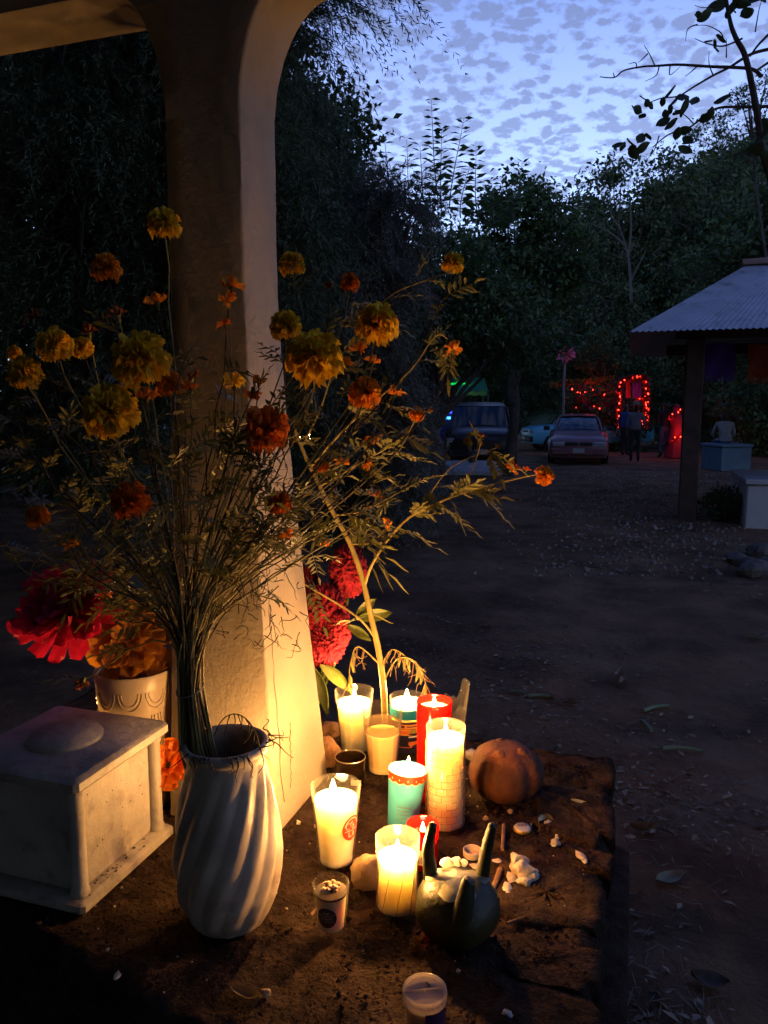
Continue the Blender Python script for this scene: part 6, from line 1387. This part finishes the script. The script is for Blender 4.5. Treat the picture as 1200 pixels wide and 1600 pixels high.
deco()

# ------------------------------------------------------------------ awning stall
def stall():
    Y = 26.0; c = at(715, 640, Y); t = thing('awning_stall', 'food stall with a lit green awning and glowing blue counter', 'stall', (c.x, Y, GZ)); org = Vector(t.location); A = lambda px, py, y=Y: at(px, py, y)-org
    can = pmat('green canvas', (.05, .30, .14), (.04, .24, .11), rough=.7, translucent=.6); trim = pmat('yellow canvas hem', (.35, .38, .10), rough=.7, translucent=.5)
    a, b, cc, d = A(645, 611, 25.0), A(763, 611, 25.0), A(756, 589, 27.2), A(650, 589, 27.2); mb = MB(); R = [[a.lerp(b, i/12)+Vector((0, 0, .02*sin(i*1.9))) for i in range(13)], [a.lerp(d, .5).lerp(b.lerp(cc, .5), i/12)+Vector((0, 0, .03+.02*sin(i*1.9))) for i in range(13)], [d.lerp(cc, i/12) for i in range(13)]]; mb.loft([[tuple(p) for p in r] for r in R], closed=False); mb.build('awning', can, t)
    mb = MB(); R = [[a.lerp(b, i/24)+Vector((0, -.01, 0)) for i in range(25)], [a.lerp(b, i/24)+Vector((0, -.01, -.13-.02*abs(sin(i*1.2)))) for i in range(25)]]; mb.loft([[tuple(p) for p in r] for r in R], closed=False); mb.build('valance', trim, t)
    st_ = pmat('stall steel', (.1, .1, .11), rough=.5, metal=.5)
    for px, y in ((648, 25.0), (762, 25.0), (652, 27.2), (755, 27.2)): p = A(px, 611 if y < 26 else 590, y); mb = MB(); mb.tube([(p.x, p.y, 0), tuple(p)], .03, 6); mb.build('post', st_, t)
    k0, k1 = A(688, 634, 25.6), A(742, 634, 25.6); h = k0.z; mb = MB(); mb.box(((k0.x+k1.x)/2, k0.y+.3, h/2), ((k1.x-k0.x)/2, .3, h/2), 0, .02); mb.build('counter', pmat('blue counter panel', (.03, .06, .35), rough=.4), t)
    E1 = emitmat('blue strip light', (.02, .06, 1.0), 3.2); E2 = emitmat('cyan strip light', (.06, .45, 1.0), 2.4)
    for z, hh, m_ in ((h-.06, .03, E1), (h-.20, .05, E1), (h-.40, .04, E2)): mb = MB(); mb.box(((k0.x+k1.x)/2, k0.y-.02, z), ((k1.x-k0.x)/2-.05, .02, hh), 0, .008); mb.build('strip_light', m_, t)
    G = emitmat('green tube lamp', (.05, 1.0, .25), 12.0); q = A(716, 603, 26.0); mb = MB(); mb.tube([(q.x-.35, q.y, q.z), (q.x+.35, q.y, q.z)], .03, 8); mb.build('tube_lamp', G, t)
    mb = MB(); mb.tube([tuple(A(737, 640, 25.4)+Vector((.16*cos(x), 0, .16*sin(x)))) for x in np.linspace(0, pi, 9)], .02, 6); mb.build('pot_handle', M_RIM, t)
stall()

# ------------------------------------------------------------------ people
def person(label, loc, rz, joints, hat=None, cols=None, seed=0, scale=1.0):
    """one continuous skinned body; joints: dict of name -> (x,y,z), facing -y"""
    J = dict(pelvis=(0, 0, .95, .14), waist=(0, 0, 1.1, .125), chest=(0, 0, 1.32, .15), neck=(0, 0, 1.47, .055), jaw=(0, -.01, 1.545, .066), skull=(0, -.005, 1.64, .088), crown=(0, 0, 1.70, .06),
             nose=(0, -.092, 1.60, .016),
             shL=(.175, 0, 1.40, .062), elL=(.24, .02, 1.14, .046), wrL=(.25, -.04, .90, .03), haL=(.25, -.06, .82, .034), shR=(-.175, 0, 1.40, .062), elR=(-.24, .02, 1.14, .046), wrR=(-.25, -.04, .90, .03), haR=(-.25, -.06, .82, .034),
             hipL=(.09, 0, .90, .10), knL=(.10, -.01, .50, .066), anL=(.10, .02, .09, .045), toL=(.11, -.13, .035, .036), hipR=(-.09, 0, .90, .10), knR=(-.10, -.01, .50, .066), anR=(-.10, .02, .09, .045), toR=(-.11, -.13, .035, .036))
    for k, v in (joints or {}).items(): J[k] = (*v, J[k][3])
    for s_, hx in (('L', 1), ('R', -1)):          # short fingers
        h = Vector(J['ha'+s_][:3]); w = Vector(J['wr'+s_][:3]); d = (h-w).normalized()
        for f_ in range(4): J[f'f{f_}{s_}'] = (*(h+d*.07+Vector((0, (f_-1.5)*.019, 0))), .0095)
        J['th'+s_] = (*(h+d*.02+Vector((-.02*hx, -.05, 0))), .011)
    E_ = [('pelvis', 'waist'), ('waist', 'chest'), ('chest', 'neck'), ('neck', 'jaw'), ('jaw', 'skull'), ('skull', 'crown'), ('skull', 'nose'), ('chest', 'shL'), ('shL', 'elL'), ('elL', 'wrL'), ('wrL', 'haL'), ('chest', 'shR'), ('shR', 'elR'), ('elR', 'wrR'), ('wrR', 'haR'), ('pelvis', 'hipL'), ('hipL', 'knL'), ('knL', 'anL'), ('anL', 'toL'), ('pelvis', 'hipR'), ('hipR', 'knR'), ('knR', 'anR'), ('anR', 'toR')]
    for s_ in 'LR': E_ += [('ha'+s_, f'f{f_}{s_}') for f_ in range(4)]+[('ha'+s_, 'th'+s_)]
    names = list(J); idx = {n: i for i, n in enumerate(names)}
    me = bpy.data.meshes.new('skeleton'); me.from_pydata([J[n][:3] for n in names], [(idx[a], idx[b]) for a, b in E_], []); ob = bpy.data.objects.new('skeleton', me); col.objects.link(ob)
    ob.modifiers.new('skin', 'SKIN'); sm = ob.modifiers.new('sub', 'SUBSURF'); sm.levels = 2; sm.render_levels = 2
    sv = me.skin_vertices[0].data
    for n in names: r = J[n][3]; sv[idx[n]].radius = (r, r); sv[idx[n]].use_root = (n == 'pelvis')
    dg = bpy.context.evaluated_depsgraph_get(); bm_ = bpy.data.meshes.new_from_object(ob.evaluated_get(dg)); bpy.data.objects.remove(ob)
    t = thing('person', label, 'person', loc, rz); t.scale = (scale,)*3; shirt, trous, skin, hair = cols; bm_.materials.clear()
    shoe = MATS['tyre rubber']
    for m_ in (shirt, trous, skin, hair, shoe): bm_.materials.append(m_)
    pel = J['pelvis'][2]; nk = Vector(J['neck'][:3]); sk = Vector(J['skull'][:3])
    for p in bm_.polygons:
        c = p.center; k = 0; dist = lambda n: (c-Vector(J[n][:3])).length
        if c.z > nk.z-.0 and (c-nk).length < .4 and abs(c.x-nk.x) < .13: k = 3 if (c.z > sk.z+.02 or c.y > sk.y+.025) else 2
        elif min(dist('haL'), dist('haR'), dist('wrL'), dist('wrR'), *(dist(f'f{q}{s_}') for q in range(4) for s_ in 'LR')) < .055: k = 2
        elif min(dist('toL'), dist('toR'), dist('anL'), dist('anR')) < .10: k = 4
        elif c.z < pel+.02 or min(dist('knL'), dist('knR')) < .2: k = 1
        p.material_index = k; p.use_smooth = True
    b = link('body', bm_, None, t)
    for sx in (-1, 1): mb = MB(); mb.blob((sk.x+sx*.034, sk.y-.078, sk.z-.002), (.012, .008, .009), 1, 0, 8, 5); mb.build('eye', M_INK, t); mb = MB(); mb.blob((sk.x+sx*.088, sk.y+.005, sk.z-.02), (.012, .022, .032), 1, 0, 8, 6); mb.build('ear', skin, t)
    mb = MB(); mb.blob((sk.x, sk.y-.076, sk.z-.07), (.024, .008, .007), 1, 0, 8, 5); mb.build('mouth', MATS['crimson cloth'], t)
    if hat:
        mb = MB(); mb.lathe([(.001, .13), (.06, .135), (.085, .11), (.095, .03), (.10, .02), (.17, .012), (.19, .025), (.19, .018), (.17, .0), (.10, .005)], 26, None, False, False, (sk.x, sk.y, sk.z+.03)); mb.build('hat', hat, t)
    return t
SK = pmat('brown skin', (.26, .13, .08), rough=.55); HR = pmat('black hair', (.012, .010, .009), rough=.6); C_ = lambda n, c: pmat(n, c, rough=.85, scale=20, bump=.2)
GREYS = C_('grey shirt', (.20, .20, .22)); DRK = C_('dark trousers', (.03, .03, .035)); JEANS = C_('blue jeans', (.06, .09, .17)); BLK = C_('black shirt', (.018, .018, .02)); PALE = C_('pale grey shirt', (.34, .34, .33)); BLU = C_('blue shirt', (.05, .09, .28)); STRAW = pmat('straw hat', (.35, .30, .22), rough=.9, scale=60, bump=.4)
p1 = og(991, 722, 0); person('person in a hat and grey shirt standing before the red arch', p1, radians(165), {'haR': (-.16, -.24, 1.12), 'wrR': (-.20, -.17, 1.06), 'elR': (-.26, .02, 1.10), 'knL': (.11, -.03, .5)}, STRAW, (GREYS, DRK, SK, HR))
p2 = og(1036, 716, 0); person('person in black shirt and jeans standing with back turned, right of the hatted person', p2, radians(190), {'elL': (.25, .0, 1.14), 'haL': (.10, -.22, 1.05), 'wrL': (.16, -.17, 1.02)}, None, (BLK, JEANS, SK, HR), 0, 1.04)
p3 = on(975, 712, GZ); p3.z = gz(p3.x, p3.y); person('person in a blue shirt half hidden between arch and hatted person', p3, radians(120), None, None, (BLU, DRK, SK, HR), 0, 1.0)
SEAT = {'pelvis': (0, 0, .76), 'waist': (0, -.03, .92), 'chest': (0, -.10, 1.13), 'neck': (0, -.17, 1.27), 'jaw': (0, -.22, 1.335), 'skull': (0, -.23, 1.42), 'crown': (0, -.225, 1.48), 'nose': (0, -.315, 1.375), 'shL': (.19, -.12, 1.20), 'elL': (.27, -.20, .95), 'wrL': (.20, -.40, .84), 'haL': (.17, -.45, .80), 'shR': (-.19, -.12, 1.20), 'elR': (-.27, -.20, .95), 'wrR': (-.20, -.40, .84), 'haR': (-.17, -.45, .80), 'hipL': (.10, -.03, .76), 'knL': (.19, -.46, .72), 'anL': (.19, -.44, .22), 'toL': (.20, -.58, .17), 'hipR': (-.10, -.03, .76), 'knR': (-.19, -.46, .72), 'anR': (-.19, -.44, .22), 'toR': (-.20, -.58, .17)}
person('person in a pale shirt sitting hunched on the blue block', Vector((8.85, 20.0, GZ)), radians(170), {k: (v[0], v[1], v[2]-.02 if k not in ('anL', 'anR', 'toL', 'toR') else v[2]-.13) for k, v in SEAT.items()}, None, (PALE, JEANS, SK, HR))
